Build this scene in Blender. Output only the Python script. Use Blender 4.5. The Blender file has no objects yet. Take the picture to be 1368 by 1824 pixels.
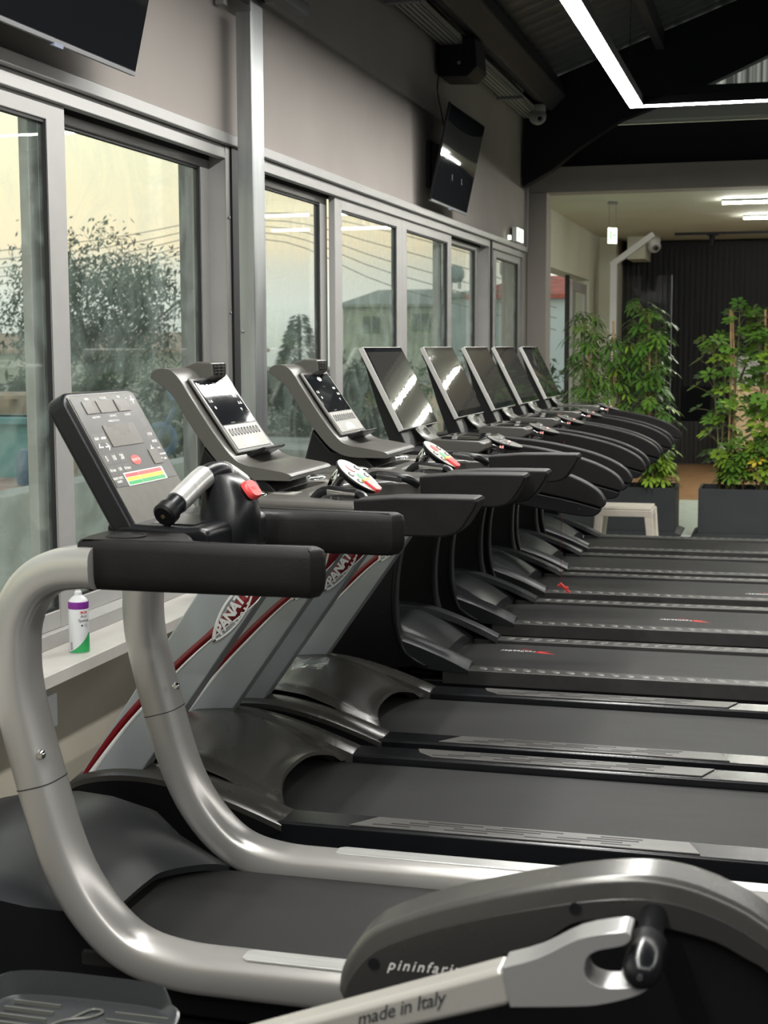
import bpy, bmesh, math, random
from mathutils import Vector, Matrix, Euler
R = math.radians
random.seed(7)
scn = bpy.context.scene
COL = scn.collection

# ------------------------------------------------------------------ camera
FPX = 2620.0
pitch = math.atan(293 / FPX); yaw = math.atan(716 / FPX * math.cos(pitch)); roll = 0.004
fw = Vector((-math.sin(yaw) * math.cos(pitch), math.cos(yaw) * math.cos(pitch), -math.sin(pitch)))
r0 = Vector((math.cos(yaw), math.sin(yaw), 0)); u0 = r0.cross(fw)
rr = r0 * math.cos(roll) - u0 * math.sin(roll); uu = u0 * math.cos(roll) + r0 * math.sin(roll)
cam_d = bpy.data.cameras.new('camera'); cam = bpy.data.objects.new('camera', cam_d); COL.objects.link(cam)
m3 = Matrix((rr, uu, -fw)).transposed()
cam.matrix_world = Matrix.Translation((0, 0, 1.55)) @ m3.to_4x4()
cam_d.sensor_fit = 'VERTICAL'; cam_d.sensor_height = 24.0; cam_d.lens = 24.0 * FPX / 1824.0
cam_d.clip_start = 0.05; cam_d.clip_end = 500
cam_d.dof.use_dof = True; cam_d.dof.focus_distance = 4.6; cam_d.dof.aperture_fstop = 5.0
scn.camera = cam

# ------------------------------------------------------------------ view
scn.view_settings.view_transform = 'Standard'; scn.view_settings.look = 'None'
scn.view_settings.exposure = 0.0; scn.view_settings.gamma = 1.0
scn.view_settings.use_curve_mapping = False

def s2l(c):
    return tuple(((v / 12.92) if v <= 0.04045 else ((v + 0.055) / 1.055) ** 2.4) for v in c)
def rgb(r, g, b): return s2l((r / 255, g / 255, b / 255))

# ------------------------------------------------------------------ dusk sky
W = bpy.data.worlds.new('dusk_sky'); scn.world = W; W.use_nodes = True
nt = W.node_tree; nt.nodes.clear()
tc = nt.nodes.new('ShaderNodeTexCoord'); sp = nt.nodes.new('ShaderNodeSeparateXYZ')
cr = nt.nodes.new('ShaderNodeValToRGB'); bg = nt.nodes.new('ShaderNodeBackground'); wo = nt.nodes.new('ShaderNodeOutputWorld')
nt.links.new(tc.outputs['Generated'], sp.inputs[0]); nt.links.new(sp.outputs['Z'], cr.inputs[0])
nt.links.new(cr.outputs[0], bg.inputs[0]); nt.links.new(bg.outputs[0], wo.inputs[0])
E_ = cr.color_ramp.elements
stops = [(0.0, rgb(190, 196, 186)), (0.030, rgb(222, 226, 216)), (0.052, rgb(226, 224, 206)), (0.068, rgb(250, 232, 196)), (0.10, rgb(250, 238, 200)),
         (0.15, rgb(252, 250, 214)), (0.30, rgb(225, 226, 205)), (1.0, rgb(150, 165, 190))]
E_[0].position, E_[0].color = stops[0][0], stops[0][1] + (1,)
E_[1].position, E_[1].color = stops[-1][0], stops[-1][1] + (1,)
for p_, c_ in stops[1:-1]:
    e = E_.new(p_); e.color = c_ + (1,)
bg.inputs['Strength'].default_value = 1.30

LED_S = 104.0        # main suspended strip
LOW_S = 150.0        # ceiling strips of the low annexe

# ------------------------------------------------------------------ materials
def mat(name, col, rough=0.5, metal=0.0, spec=0.5, var=0.0, vscale=6.0, bump=0.0, bscale=80.0, coat=0.0, aniso=None, rvar=0.0):
    m = bpy.data.materials.new(name); m.use_nodes = True
    n = m.node_tree; b = n.nodes['Principled BSDF']
    b.inputs['Base Color'].default_value = tuple(col) + (1,)
    b.inputs['Roughness'].default_value = rough; b.inputs['Metallic'].default_value = metal
    b.inputs['Specular IOR Level'].default_value = spec
    if coat: b.inputs['Coat Weight'].default_value = coat; b.inputs['Coat Roughness'].default_value = 0.08
    t = n.nodes.new('ShaderNodeTexCoord')
    src = t.outputs['Object']
    if aniso:
        mp = n.nodes.new('ShaderNodeMapping'); mp.inputs['Scale'].default_value = aniso
        n.links.new(src, mp.inputs[0]); src = mp.outputs[0]
    nz = n.nodes.new('ShaderNodeTexNoise'); nz.inputs['Scale'].default_value = vscale; nz.inputs['Detail'].default_value = 5
    n.links.new(src, nz.inputs['Vector'])
    if var:
        mx = n.nodes.new('ShaderNodeMixRGB'); mx.inputs[1].default_value = tuple(c * (1 - var) for c in col) + (1,)
        mx.inputs[2].default_value = tuple(min(1, c * (1 + var)) for c in col) + (1,)
        cr2 = n.nodes.new('ShaderNodeValToRGB'); cr2.color_ramp.elements[0].position = .35; cr2.color_ramp.elements[1].position = .65
        n.links.new(nz.outputs['Fac'], cr2.inputs[0]); n.links.new(cr2.outputs[0], mx.inputs[0]); n.links.new(mx.outputs[0], b.inputs['Base Color'])
    rv = rvar if rvar else 0.04
    mr = n.nodes.new('ShaderNodeMapRange'); mr.inputs[3].default_value = max(0, rough - rv); mr.inputs[4].default_value = min(1, rough + rv)
    n.links.new(nz.outputs['Fac'], mr.inputs[0]); n.links.new(mr.outputs[0], b.inputs['Roughness'])
    if bump:
        nb = n.nodes.new('ShaderNodeTexNoise'); nb.inputs['Scale'].default_value = bscale; nb.inputs['Detail'].default_value = 3
        n.links.new(src, nb.inputs['Vector'])
        bp = n.nodes.new('ShaderNodeBump'); bp.inputs['Strength'].default_value = bump; bp.inputs['Distance'].default_value = 0.002
        n.links.new(nb.outputs['Fac'], bp.inputs['Height']); n.links.new(bp.outputs[0], b.inputs['Normal'])
    return m
def emat(name, col, s):
    m = bpy.data.materials.new(name); m.use_nodes = True; n = m.node_tree
    b = n.nodes['Principled BSDF']; b.inputs['Base Color'].default_value = (.8, .8, .8, 1)
    b.inputs['Emission Color'].default_value = tuple(col) + (1,); b.inputs['Emission Strength'].default_value = s
    return m
def stripes(m, axis, period, depth=0.6, lo=0.35):
    """periodic dark grooves across an axis in the object's own material"""
    n = m.node_tree; b = n.nodes['Principled BSDF']
    t = n.nodes.new('ShaderNodeTexCoord'); s = n.nodes.new('ShaderNodeSeparateXYZ'); n.links.new(t.outputs['Object'], s.inputs[0])
    a = n.nodes.new('ShaderNodeMath'); a.operation = 'MULTIPLY'; a.inputs[1].default_value = 1.0 / period; n.links.new(s.outputs[axis], a.inputs[0])
    f = n.nodes.new('ShaderNodeMath'); f.operation = 'FRACT'; n.links.new(a.outputs[0], f.inputs[0])
    pp = n.nodes.new('ShaderNodeMath'); pp.operation = 'PINGPONG'; pp.inputs[1].default_value = .5; n.links.new(f.outputs[0], pp.inputs[0])
    bp = n.nodes.new('ShaderNodeBump'); bp.inputs['Strength'].default_value = depth; bp.inputs['Distance'].default_value = 0.03
    sm = n.nodes.new('ShaderNodeMapRange'); sm.inputs[1].default_value = .12; sm.inputs[2].default_value = .28; n.links.new(pp.outputs[0], sm.inputs[0])
    n.links.new(sm.outputs[0], bp.inputs['Height']); n.links.new(bp.outputs[0], b.inputs['Normal'])
    return m

M = {}
M['plaster'] = mat('taupe_plaster', (.36, .325, .30), .85, var=.05, vscale=1.6, bump=.15, bscale=40)
M['plaster_low'] = mat('beige_plaster', (.42, .385, .31), .9, var=.06, vscale=2.5, bump=.15)
M['plaster_pale'] = mat('pale_plaster', (.56, .57, .47), .88, var=.05, vscale=1.2, bump=.12)
M['white_paint'] = mat('white_ceiling_paint', (.60, .62, .52), .8, var=.03, vscale=2)
M['alu'] = mat('grey_aluminium', (.37, .362, .35), .45, metal=.15, var=.03, vscale=9)
M['alu_dark'] = mat('dark_aluminium', (.23, .23, .24), .5, metal=.3)  # darker aluminium for bezels, brackets, lens rings and the outside post
M['gasket'] = mat('black_rubber_gasket', (.012, .012, .013), .6)
M['steel'] = mat('brushed_galvanised_steel', (.34, .355, .355), .38, metal=.7, var=.12, vscale=3, aniso=(8, 8, .7), rvar=.10)
M['sill'] = mat('white_marble_sill', (.58, .55, .51), .35, var=.07, vscale=5, bump=.05)
M['black_steel'] = mat('black_painted_steel', (.012, .012, .016), .5, spec=0.25)
M['roof'] = stripes(mat('dark_roof_sheet', (.11, .115, .13), .33, metal=.4), 1, .25, .18)
M['roof_beam'] = mat('dark_grey_steel', (.035, .035, .042), .5, metal=.2)
def translucent_sheet():
    m = bpy.data.materials.new('pale_translucent_corrugated_sheet'); m.use_nodes = True; n = m.node_tree; n.nodes.clear()
    out = n.nodes.new('ShaderNodeOutputMaterial'); t = n.nodes.new('ShaderNodeTexCoord'); mp = n.nodes.new('ShaderNodeMapping'); mp.inputs['Scale'].default_value = (22, 1, .02)
    nz = n.nodes.new('ShaderNodeTexNoise'); nz.inputs['Scale'].default_value = 1.0; nz.inputs['Detail'].default_value = 3
    n.links.new(t.outputs['Object'], mp.inputs[0]); n.links.new(mp.outputs[0], nz.inputs['Vector'])
    c = n.nodes.new('ShaderNodeValToRGB'); c.color_ramp.elements[0].position = .42; c.color_ramp.elements[0].color = (.12, .12, .13, 1); c.color_ramp.elements[1].position = .66; c.color_ramp.elements[1].color = (.85, .87, .86, 1)
    n.links.new(nz.outputs['Fac'], c.inputs[0])
    a = n.nodes.new('ShaderNodeBsdfTranslucent'); b = n.nodes.new('ShaderNodeBsdfDiffuse'); x = n.nodes.new('ShaderNodeMixShader'); x.inputs[0].default_value = .3
    n.links.new(c.outputs[0], a.inputs[0]); n.links.new(c.outputs[0], b.inputs[0]); n.links.new(a.outputs[0], x.inputs[1]); n.links.new(b.outputs[0], x.inputs[2]); n.links.new(x.outputs[0], out.inputs[0])
    return m
M['gable'] = translucent_sheet()
M['grey_beam'] = mat('grey_steel_beam', (.45, .45, .43), .6)
M['slat_black'] = mat('black_wall_slats', (.014, .014, .017), .55, spec=0.25)
M['rubber_floor'] = mat('black_rubber_floor', (.012, .012, .013), .8, spec=0.2, var=.3, vscale=60)
M['pale_floor'] = mat('pale_green_floor', (.55, .61, .53), .75, var=.06, vscale=12)
M['wood_floor'] = mat('oak_floor', (.42, .24, .12), .5, var=.35, vscale=5, aniso=(1, 8, 1))
M['rubber'] = mat('matt_black_rubber', (.010, .010, .010), .46, spec=0.25, bump=.35, bscale=260, var=.1, vscale=14)
M['arm'] = mat('soft_black_handrail_foam', (.009, .0085, .0085), .55, spec=0.22, bump=.3, bscale=300, var=.12, vscale=20)
M['plastic'] = mat('black_satin_plastic', (.007, .0075, .009), .33, spec=0.35, bump=.08, bscale=200)
M['plastic_dk'] = mat('black_plastic', (.005, .005, .006), .45, spec=0.3)
M['gloss_hood'] = mat('glossy_graphite_hood', (.046, .044, .038), .27, spec=.8, rvar=.04, vscale=3)
M['hood_soft'] = mat('satin_black_hood', (.022, .023, .026), .38, spec=.6, rvar=.06, vscale=5)
M['graphite'] = mat('graphite_console_plastic', (.078, .074, .066), .34, spec=.6, rvar=.06, vscale=8)
M['silver'] = mat('silver_paint', (.50, .485, .465), .30, metal=.62, vscale=2, rvar=.01)
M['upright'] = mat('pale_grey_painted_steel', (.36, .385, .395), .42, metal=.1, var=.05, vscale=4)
M['upright_side'] = mat('shaded_upright_edge', (.20, .21, .21), .45, metal=.2)  # rear-facing side of the upright, its shading put into the colour
M['red'] = mat('dark_red_stripe', (.20, .008, .014), .35, var=.15)
M['white'] = mat('white_print', (.80, .80, .78), .5)
M['chrome'] = mat('chrome', (.80, .80, .78), .12, metal=1.0, rvar=.03)
M['belt'] = mat('running_belt_rubber', (.022, .0216, .0216), .52, spec=0.22, var=.18, vscale=3.5, bump=.4, bscale=420, aniso=(.5, 2.5, 1), rvar=.10)
M['rail'] = mat('black_gloss_rail', (.008, .0085, .010), .24, spec=.5)
M['plate'] = mat('ribbed_grey_foot_plate', (.12, .116, .11), .38, metal=.35, var=.10, vscale=8, aniso=(.6, 6, 1))
M['slot'] = mat('plate_slot', (.006, .006, .006), .5)
M['dotrail'] = mat('dark_grey_dotted_rail', (.045, .044, .042), .42, var=.1, vscale=30)
M['dot'] = mat('raised_grip_dots', (.15, .15, .145), .40, metal=.2)
M['brushed'] = mat('brushed_aluminium_pad', (.72, .72, .70), .30, metal=.6, var=.08, vscale=20, aniso=(.3, 8, 1))
M['screen'] = mat('dark_glass_screen', (.010, .011, .013), .03, spec=.28, rvar=.01, bump=.02, bscale=12)
M['screen_matt'] = mat('dark_display_film', (.046, .043, .039), .32, spec=.6)
M['lcd'] = mat('unlit_lcd_window', (.115, .105, .09), .28)
M['greytext'] = mat('pale_print', (.72, .71, .68), .5)
M['keypad'] = mat('silver_keypad_film', (.32, .31, .285), .38)
M['redbtn'] = mat('red_button', (.72, .06, .06), .32)
M['emblemred'] = mat('red_emblem', (.55, .06, .05), .4)
M['green'] = mat('green_print', (.03, .34, .10), .45)
M['yellow'] = mat('yellow_print', (.62, .48, .05), .5)
M['purple'] = mat('purple_print', (.22, .03, .30), .35)
M['canwhite'] = mat('white_can_enamel', (.74, .75, .77), .3)
M['lightrail'] = mat('light_grey_monitor_edge', (.52, .51, .49), .38, metal=.2)
M['stool'] = mat('ivory_plastic', (.72, .65, .56), .5, var=.06, vscale=12)
M['planter'] = mat('charcoal_planter', (.022, .025, .029), .55, var=.1, vscale=5)
M['soil'] = mat('potting_soil', (.05, .035, .025), .95, var=.4, vscale=40)
M['leaf'] = mat('green_leaf', (.10, .21, .03), .42, spec=0.35, var=.45, vscale=3.0)
M['leaf_dark'] = mat('dark_green_leaf', (.064, .155, .025), .42, spec=0.35, var=.45, vscale=3.0)
M['leaf_lime'] = mat('yellow_green_leaf', (.19, .31, .03), .42, var=.5, vscale=3.0)
M['cane'] = mat('bamboo_cane', (.50, .32, .16), .6, var=.2, vscale=14)
M['stem'] = mat('green_brown_stem', (.16, .15, .06), .7, var=.2, vscale=14)
M['arm_metal'] = mat('warm_silver_paint', (.52, .50, .46), .28, metal=.45, rvar=.03)
M['fork'] = mat('silver_fork_paint', (.47, .47, .465), .26, metal=.6, rvar=.03)
M['ell_shell'] = mat('dark_satin_grey_shell', (.10, .097, .09), .27, metal=.45, rvar=.03)
M['ell_side'] = mat('shaded_satin_shell', (.045, .044, .042), .28, metal=.35, spec=.5)  # same shell finish; the side's shade is put into a darker colour
M['neck'] = mat('grey_neck_casting', (.15, .15, .137), .35, metal=.3)
M['pedal'] = mat('smoky_pedal_plastic', (.035, .038, .040), .28, spec=.7)
M['ink'] = mat('black_ink', (.02, .02, .02), .6)
M['ceil_lamp'] = emat('strip_light_diffuser', (1.0, .99, .95), LED_S)
M['low_lamp'] = emat('annexe_strip_diffuser', (1.0, 1.0, .90), LOW_S)
M['exit_lit'] = emat('lit_exit_sign', (.90, 1.0, .74), 2.6)
M['exit_green'] = emat('green_exit_symbol', (.35, .75, .35), 0.8)
M['redled'] = emat('red_led_digits', (1, .05, .02), 1.0)
M['board'] = mat('pale_birch_board', (.72, .55, .33), .5, var=.1, vscale=3, aniso=(1, 1, 8))
M['poster'] = mat('white_poster', (.82, .83, .80), .5)
# outdoors
M['out_ground'] = mat('pale_ground', (.24, .24, .19), .95, var=.3, vscale=.6)
M['out_road'] = mat('pale_road', (.50, .50, .46), .95, var=.1, vscale=1)
M['brick_soil'] = mat('reddish_rubble', (.42, .27, .21), .95, var=.35, vscale=3)
M['concrete'] = mat('grey_concrete', (.40, .42, .39), .9, var=.15, vscale=2)
M['teal'] = mat('teal_paint', (.12, .33, .35), .6, var=.2, vscale=3)
M['blue_drum'] = mat('blue_plastic', (.05, .12, .22), .5, var=.2)
M['timber'] = mat('weathered_timber', (.42, .32, .23), .8, var=.3, vscale=4)
M['house'] = mat('grey_green_render', (.46, .50, .43), .9, var=.05, vscale=.5)
M['house_roof'] = mat('grey_roof', (.37, .41, .36), .9, var=.05, vscale=.5)
M['house_blue'] = mat('pale_blue_render', (.52, .62, .66), .9, var=.05, vscale=.5)
M['house_white'] = mat('white_render', (.66, .70, .74), .9)
M['red_roof'] = mat('red_tile_roof', (.40, .12, .09), .9, var=.2, vscale=2)
M['win_dark'] = mat('dark_house_window', (.17, .21, .20), .4)
M['tank'] = mat('water_tank', (.36, .44, .45), .5)
M['tree_leaf'] = mat('grey_green_leaf', (.15, .20, .15), .7, var=.5, vscale=.7)
M['bush_leaf'] = mat('olive_leaf', (.10, .14, .07), .8, var=.6, vscale=.6)
M['bark'] = mat('grey_bark', (.12, .10, .08), .9, var=.2)
M['wire'] = mat('power_cable', (.25, .23, .20), .8)

def glass_mat(name, tint=(.93, .965, .95), ior=1.52, dirt=0.0, refl=1.0):
    m = bpy.data.materials.new(name); m.use_nodes = True; n = m.node_tree; n.nodes.clear()
    out = n.nodes.new('ShaderNodeOutputMaterial'); tr = n.nodes.new('ShaderNodeBsdfTransparent'); gl = n.nodes.new('ShaderNodeBsdfGlossy')
    tr.inputs[0].default_value = tint + (1,); gl.inputs['Roughness'].default_value = 0.0; gl.inputs['Color'].default_value = (refl, refl, refl, 1)
    lw = n.nodes.new('ShaderNodeLayerWeight'); lw.inputs['Blend'].default_value = .5
    pw = n.nodes.new('ShaderNodeMath'); pw.operation = 'POWER'; pw.inputs[1].default_value = 5.0; n.links.new(lw.outputs['Facing'], pw.inputs[0])
    fr = n.nodes.new('ShaderNodeMath'); fr.operation = 'MULTIPLY_ADD'; fr.inputs[1].default_value = .75; fr.inputs[2].default_value = .025; n.links.new(pw.outputs[0], fr.inputs[0])
    mx = n.nodes.new('ShaderNodeMixShader'); n.links.new(fr.outputs[0], mx.inputs[0]); n.links.new(tr.outputs[0], mx.inputs[1]); n.links.new(gl.outputs[0], mx.inputs[2])
    last = mx
    if dirt:
        t = n.nodes.new('ShaderNodeTexCoord'); mp = n.nodes.new('ShaderNodeMapping'); mp.inputs['Scale'].default_value = (1, 1.0, .9)
        mp.inputs['Rotation'].default_value = (R(28), 0, 0)
        nz = n.nodes.new('ShaderNodeTexNoise'); nz.inputs['Scale'].default_value = 3.0; nz.inputs['Detail'].default_value = 6; nz.inputs['Distortion'].default_value = 2.5
        n.links.new(t.outputs['Object'], mp.inputs[0]); n.links.new(mp.outputs[0], nz.inputs['Vector'])
        mr = n.nodes.new('ShaderNodeMapRange'); mr.inputs[1].default_value = .42; mr.inputs[2].default_value = .75; mr.inputs[3].default_value = dirt * .35; mr.inputs[4].default_value = dirt * 1.6
        n.links.new(nz.outputs['Fac'], mr.inputs[0])
        df = n.nodes.new('ShaderNodeBsdfTranslucent'); df.inputs[0].default_value = (.70, .82, .78, 1)
        d2 = n.nodes.new('ShaderNodeBsdfDiffuse'); d2.inputs[0].default_value = (.62, .74, .70, 1)
        ad = n.nodes.new('ShaderNodeMixShader'); ad.inputs[0].default_value = .5; n.links.new(df.outputs[0], ad.inputs[1]); n.links.new(d2.outputs[0], ad.inputs[2])
        m2 = n.nodes.new('ShaderNodeMixShader'); n.links.new(mr.outputs[0], m2.inputs[0]); n.links.new(mx.outputs[0], m2.inputs[1]); n.links.new(ad.outputs[0], m2.inputs[2])
        last = m2
    n.links.new(last.outputs[0], out.inputs[0]); return m
M['pane'] = glass_mat('smeared_window_glass', tint=(.965, .985, .972), dirt=.10)
M['dark_wall'] = mat('charcoal_wall', (.03, .03, .033), .8)
M['clear'] = glass_mat('clear_glass_panel', tint=(.95, .97, .96), ior=1.5)
M['film'] = glass_mat('clear_plastic_film', tint=(.9, .9, .9), ior=1.7, dirt=.3)

# ------------------------------------------------------------------ mesh builder
class MB:
    def __init__(s): s.v = []; s.f = []; s.mi = []; s.cur = 0
    def add(s, vs, fs):
        o = len(s.v); s.v += [tuple(x) for x in vs]; s.f += [tuple(i + o for i in f) for f in fs]; s.mi += [s.cur] * len(fs); return s
    def box(s, x0, x1, y0, y1, z0, z1):
        v = [(x, y, z) for x in (x0, x1) for y in (y0, y1) for z in (z0, z1)]
        return s.add(v, [(0, 1, 3, 2), (4, 6, 7, 5), (0, 4, 5, 1), (2, 3, 7, 6), (0, 2, 6, 4), (1, 5, 7, 3)])
    def obox(s, c, ax, ay, az, hx, hy, hz):
        c = Vector(c); ax, ay, az = [Vector(a).normalized() for a in (ax, ay, az)]
        v = [c + ax * hx * i + ay * hy * j + az * hz * k for i in (-1, 1) for j in (-1, 1) for k in (-1, 1)]
        return s.add(v, [(0, 1, 3, 2), (4, 6, 7, 5), (0, 4, 5, 1), (2, 3, 7, 6), (0, 2, 6, 4), (1, 5, 7, 3)])
    def prism(s, pts, a, b, ax='Y'):
        """polygon pts extruded between a and b along ax. Y: pts (x,z); Z: pts (x,y); X: pts (y,z)"""
        f = {'Y': lambda p, t: (p[0], t, p[1]), 'Z': lambda p, t: (p[0], p[1], t), 'X': lambda p, t: (t, p[0], p[1])}[ax]
        n = len(pts); v = [f(p, a) for p in pts] + [f(p, b) for p in pts]
        return s.add(v, [tuple(range(n)), tuple(range(2 * n - 1, n - 1, -1))] + [(i, n + i, n + (i + 1) % n, (i + 1) % n) for i in range(n)])
    def tube(s, pts, r, n=10, ry=None, caps=True, up=(0, 0, 1), sec=None):
        pts = [Vector(p) for p in pts]; k = len(pts); rings = []
        rs = r if isinstance(r, (list, tuple)) else [r] * k
        upv = Vector(up); vs = []
        for i, p in enumerate(pts):
            t = (pts[min(i + 1, k - 1)] - pts[max(i - 1, 0)]).normalized()
            a = t.cross(upv)
            if a.length < 1e-4: a = t.cross(Vector((1, 0, 0)))
            a.normalize(); b = t.cross(a).normalized()
            for j in range(n):
                q = 2 * math.pi * j / n
                if sec: ca, cb = sec(q)
                else: ca, cb = math.cos(q), math.sin(q)
                vs.append(p + a * ca * rs[i] + b * cb * (rs[i] if ry is None else ry))
        fs = [(i * n + j, i * n + (j + 1) % n, (i + 1) * n + (j + 1) % n, (i + 1) * n + j) for i in range(k - 1) for j in range(n)]
        if caps: fs += [tuple(range(n))[::-1], tuple((k - 1) * n + j for j in range(n))]
        return s.add(vs, fs)
    def lathe(s, prof, c=(0, 0, 0), ax='Z', n=20):
        vs = []
        for r_, h in prof:
            for j in range(n):
                q = 2 * math.pi * j / n; x, y = r_ * math.cos(q), r_ * math.sin(q)
                p = {'Z': (x, y, h), 'Y': (x, h, y), 'X': (h, x, y)}[ax]
                vs.append((p[0] + c[0], p[1] + c[1], p[2] + c[2]))
        k = len(prof)
        fs = [(i * n + j, i * n + (j + 1) % n, (i + 1) * n + (j + 1) % n, (i + 1) * n + j) for i in range(k - 1) for j in range(n)]
        fs += [tuple(range(n))[::-1], tuple((k - 1) * n + j for j in range(n))]
        return s.add(vs, fs)
    def ellips(s, c, rx, ry, rz, n=16, m=8):
        vs = []; 
        for i in range(m + 1):
            a = math.pi * i / m
            for j in range(n):
                q = 2 * math.pi * j / n
                vs.append((c[0] + rx * math.sin(a) * math.cos(q), c[1] + ry * math.sin(a) * math.sin(q), c[2] + rz * math.cos(a)))
        return s.add(vs, [(i * n + j, (i + 1) * n + j, (i + 1) * n + (j + 1) % n, i * n + (j + 1) % n) for i in range(m) for j in range(n)])
    def grid(s, P):
        """P: rows of points"""
        r = len(P); c = len(P[0]); vs = [p for row in P for p in row]
        return s.add(vs, [(i * c + j, i * c + j + 1, (i + 1) * c + j + 1, (i + 1) * c + j) for i in range(r - 1) for j in range(c - 1)])
    def xf(s, mtx, start=0):
        for i in range(start, len(s.v)): s.v[i] = tuple(mtx @ Vector(s.v[i]))
        return s
    def build(s, name, mats, parent=None, bev=0.0, seg=2, ang=35, weld=False, solid=0.0, sub=0):
        me = bpy.data.meshes.new(name); me.from_pydata(s.v, [], s.f)
        mats = mats if isinstance(mats, (list, tuple)) else [mats]
        for m in mats: me.materials.append(m)
        if len(mats) > 1: me.polygons.foreach_set('material_index', s.mi)
        b = bmesh.new(); b.from_mesh(me)
        bmesh.ops.remove_doubles(b, verts=b.verts, dist=1e-5)
        bmesh.ops.recalc_face_normals(b, faces=b.faces); b.to_mesh(me); b.free()
        me.polygons.foreach_set('use_smooth', [True] * len(me.polygons))
        if ang < 180: me.set_sharp_from_angle(angle=R(ang))
        o = bpy.data.objects.new(name, me); COL.objects.link(o)
        if solid:
            d = o.modifiers.new('thickness', 'SOLIDIFY'); d.thickness = solid; d.offset = -1
        if bev:
            d = o.modifiers.new('bevel', 'BEVEL'); d.width = bev; d.segments = seg; d.limit_method = 'ANGLE'; d.angle_limit = R(30); d.harden_normals = True
        if sub:
            d = o.modifiers.new('subdivision', 'SUBSURF'); d.levels = sub; d.render_levels = sub
        if parent is not None: o.parent = parent
        return o

def root(name, label, cat, loc=(0, 0, 0), rz=0, group=None):
    o = bpy.data.objects.new(name, None); COL.objects.link(o); o.location = loc; o.rotation_euler = (0, 0, rz)
    o.empty_display_size = .1; return tag(o, label, cat, group)
def tag(o, label, cat, group=None, kind=None):
    o['label'] = label; o['category'] = cat
    if group: o['group'] = group
    if kind: o['kind'] = kind
    return o
def struct(o): o['kind'] = 'structure'; return o
def plab(o, l): o['label'] = l; return o
def copy_tree(o, parent=None):
    c = o.copy(); COL.objects.link(c); c.parent = parent
    for ch in list(o.children): copy_tree(ch, c)
    return c
def interp(pts, n):
    """Catmull-Rom resample"""
    P = [Vector(p) for p in pts]; out = []
    for i in range(len(P) - 1):
        p0 = P[max(i - 1, 0)]; p1 = P[i]; p2 = P[i + 1]; p3 = P[min(i + 2, len(P) - 1)]
        for k in range(n):
            t = k / n
            out.append(.5 * ((2 * p1) + (p2 - p0) * t + (2 * p0 - 5 * p1 + 4 * p2 - p3) * t * t + (3 * p1 - p0 - 3 * p2 + p3) * t ** 3))
    out.append(P[-1]); return out
def sm2(pts, n=4): return [(p[0], p[1]) for p in interp([(a, b, 0) for a, b in pts], n)]
def text(name, body, size, frame, m, parent, extr=0.0004, align='CENTER', spacing=1.0, shear=0.0, label=None, bold=0.0):
    """frame: (origin, right, up) in parent's space"""
    cu = bpy.data.curves.new(name, 'FONT'); cu.body = body; cu.size = size; cu.extrude = extr; cu.align_x = align; cu.align_y = 'CENTER'
    cu.space_character = spacing; cu.offset = bold; cu.shear = shear; cu.resolution_u = 2
    tmp = bpy.data.objects.new('tmp', cu); COL.objects.link(tmp)
    me = bpy.data.meshes.new_from_object(tmp.evaluated_get(bpy.context.evaluated_depsgraph_get()))
    bpy.data.objects.remove(tmp)
    o0, r_, u_ = [Vector(a) for a in frame]; r_.normalize(); u_.normalize(); n_ = r_.cross(u_)
    mt = Matrix.Translation(o0) @ Matrix((r_, u_, n_)).transposed().to_4x4()
    me.transform(mt); me.materials.clear(); me.materials.append(m)
    o = bpy.data.objects.new(name, me); COL.objects.link(o); o.parent = parent
    if label: o['label'] = label
    return o

# =================================================================== STRUCTURE
WX = -2.30           # room face of the upper wall
# --- floor
struct(MB().box(-2.45, 8.0, -4.0, 11.0, -.12, 0).build('floor', M['rubber_floor']))
struct(MB().box(-2.45, 8.0, 11.0, 15.15, -.12, 0).build('floor', M['pale_floor']))
struct(MB().box(-2.45, 8.0, 15.15, 20.3, -.12, .0).build('floor', M['wood_floor']))
# --- left wall: upper band, low wall, piers
o = MB(); o.box(WX - .2, WX, -4.0, 13.5, 2.42, 3.95)
struct(o.build('wall_left', M['plaster']))
o = MB(); o.box(-2.45, -2.23, -4.0, 11.75, 0, .527)
struct(o.build('wall_left', M['plaster_low']))
struct(MB().box(-2.5, -2.30, 13.32, 13.75, 0, 2.46).build('wall_left', M['plaster']))
struct(MB().box(-2.5, -2.28, -4.0, .35, .527, 2.42).build('wall_left', M['plaster']))
# annexe side wall with its opening
o = MB(); o.box(-2.53, -2.33, 13.75, 14.7, 0, 2.97); o.box(-2.53, -2.33, 14.7, 18.2, 2.36, 2.97); o.box(-2.53, -2.33, 18.2, 20.3, 0, 2.97)
struct(o.build('wall_left', M['plaster_pale']))
struct(MB().box(-2.30, -2.12, 13.48, 13.75, 0, 2.94).build('trim_1', M['plaster'], bev=.01))
# far wall with slats
o = MB(); o.box(-2.45, 8, 20.0, 20.2, 0, 2.97)
struct(o.build('wall_back', M['slat_black']))
o = MB()
x = -2.2
while x < 1.6:
    o.box(x, x + .035, 19.955, 20.0, 0, 2.86); x += .07
struct(o.build('trim_2', M['slat_black']))
# annexe beam + ceiling
o = MB(); o.prism([(-2.30, 2.94), (-2.30, 3.0), (-2.14, 3.165), (8, 3.165), (8, 2.94)], 13.5, 13.78)
struct(o.build('wall_far', M['plaster']))
struct(MB().box(-2.5, 8, 13.78, 20.2, 2.94, 3.05).build('ceiling', M['white_paint']))
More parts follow.
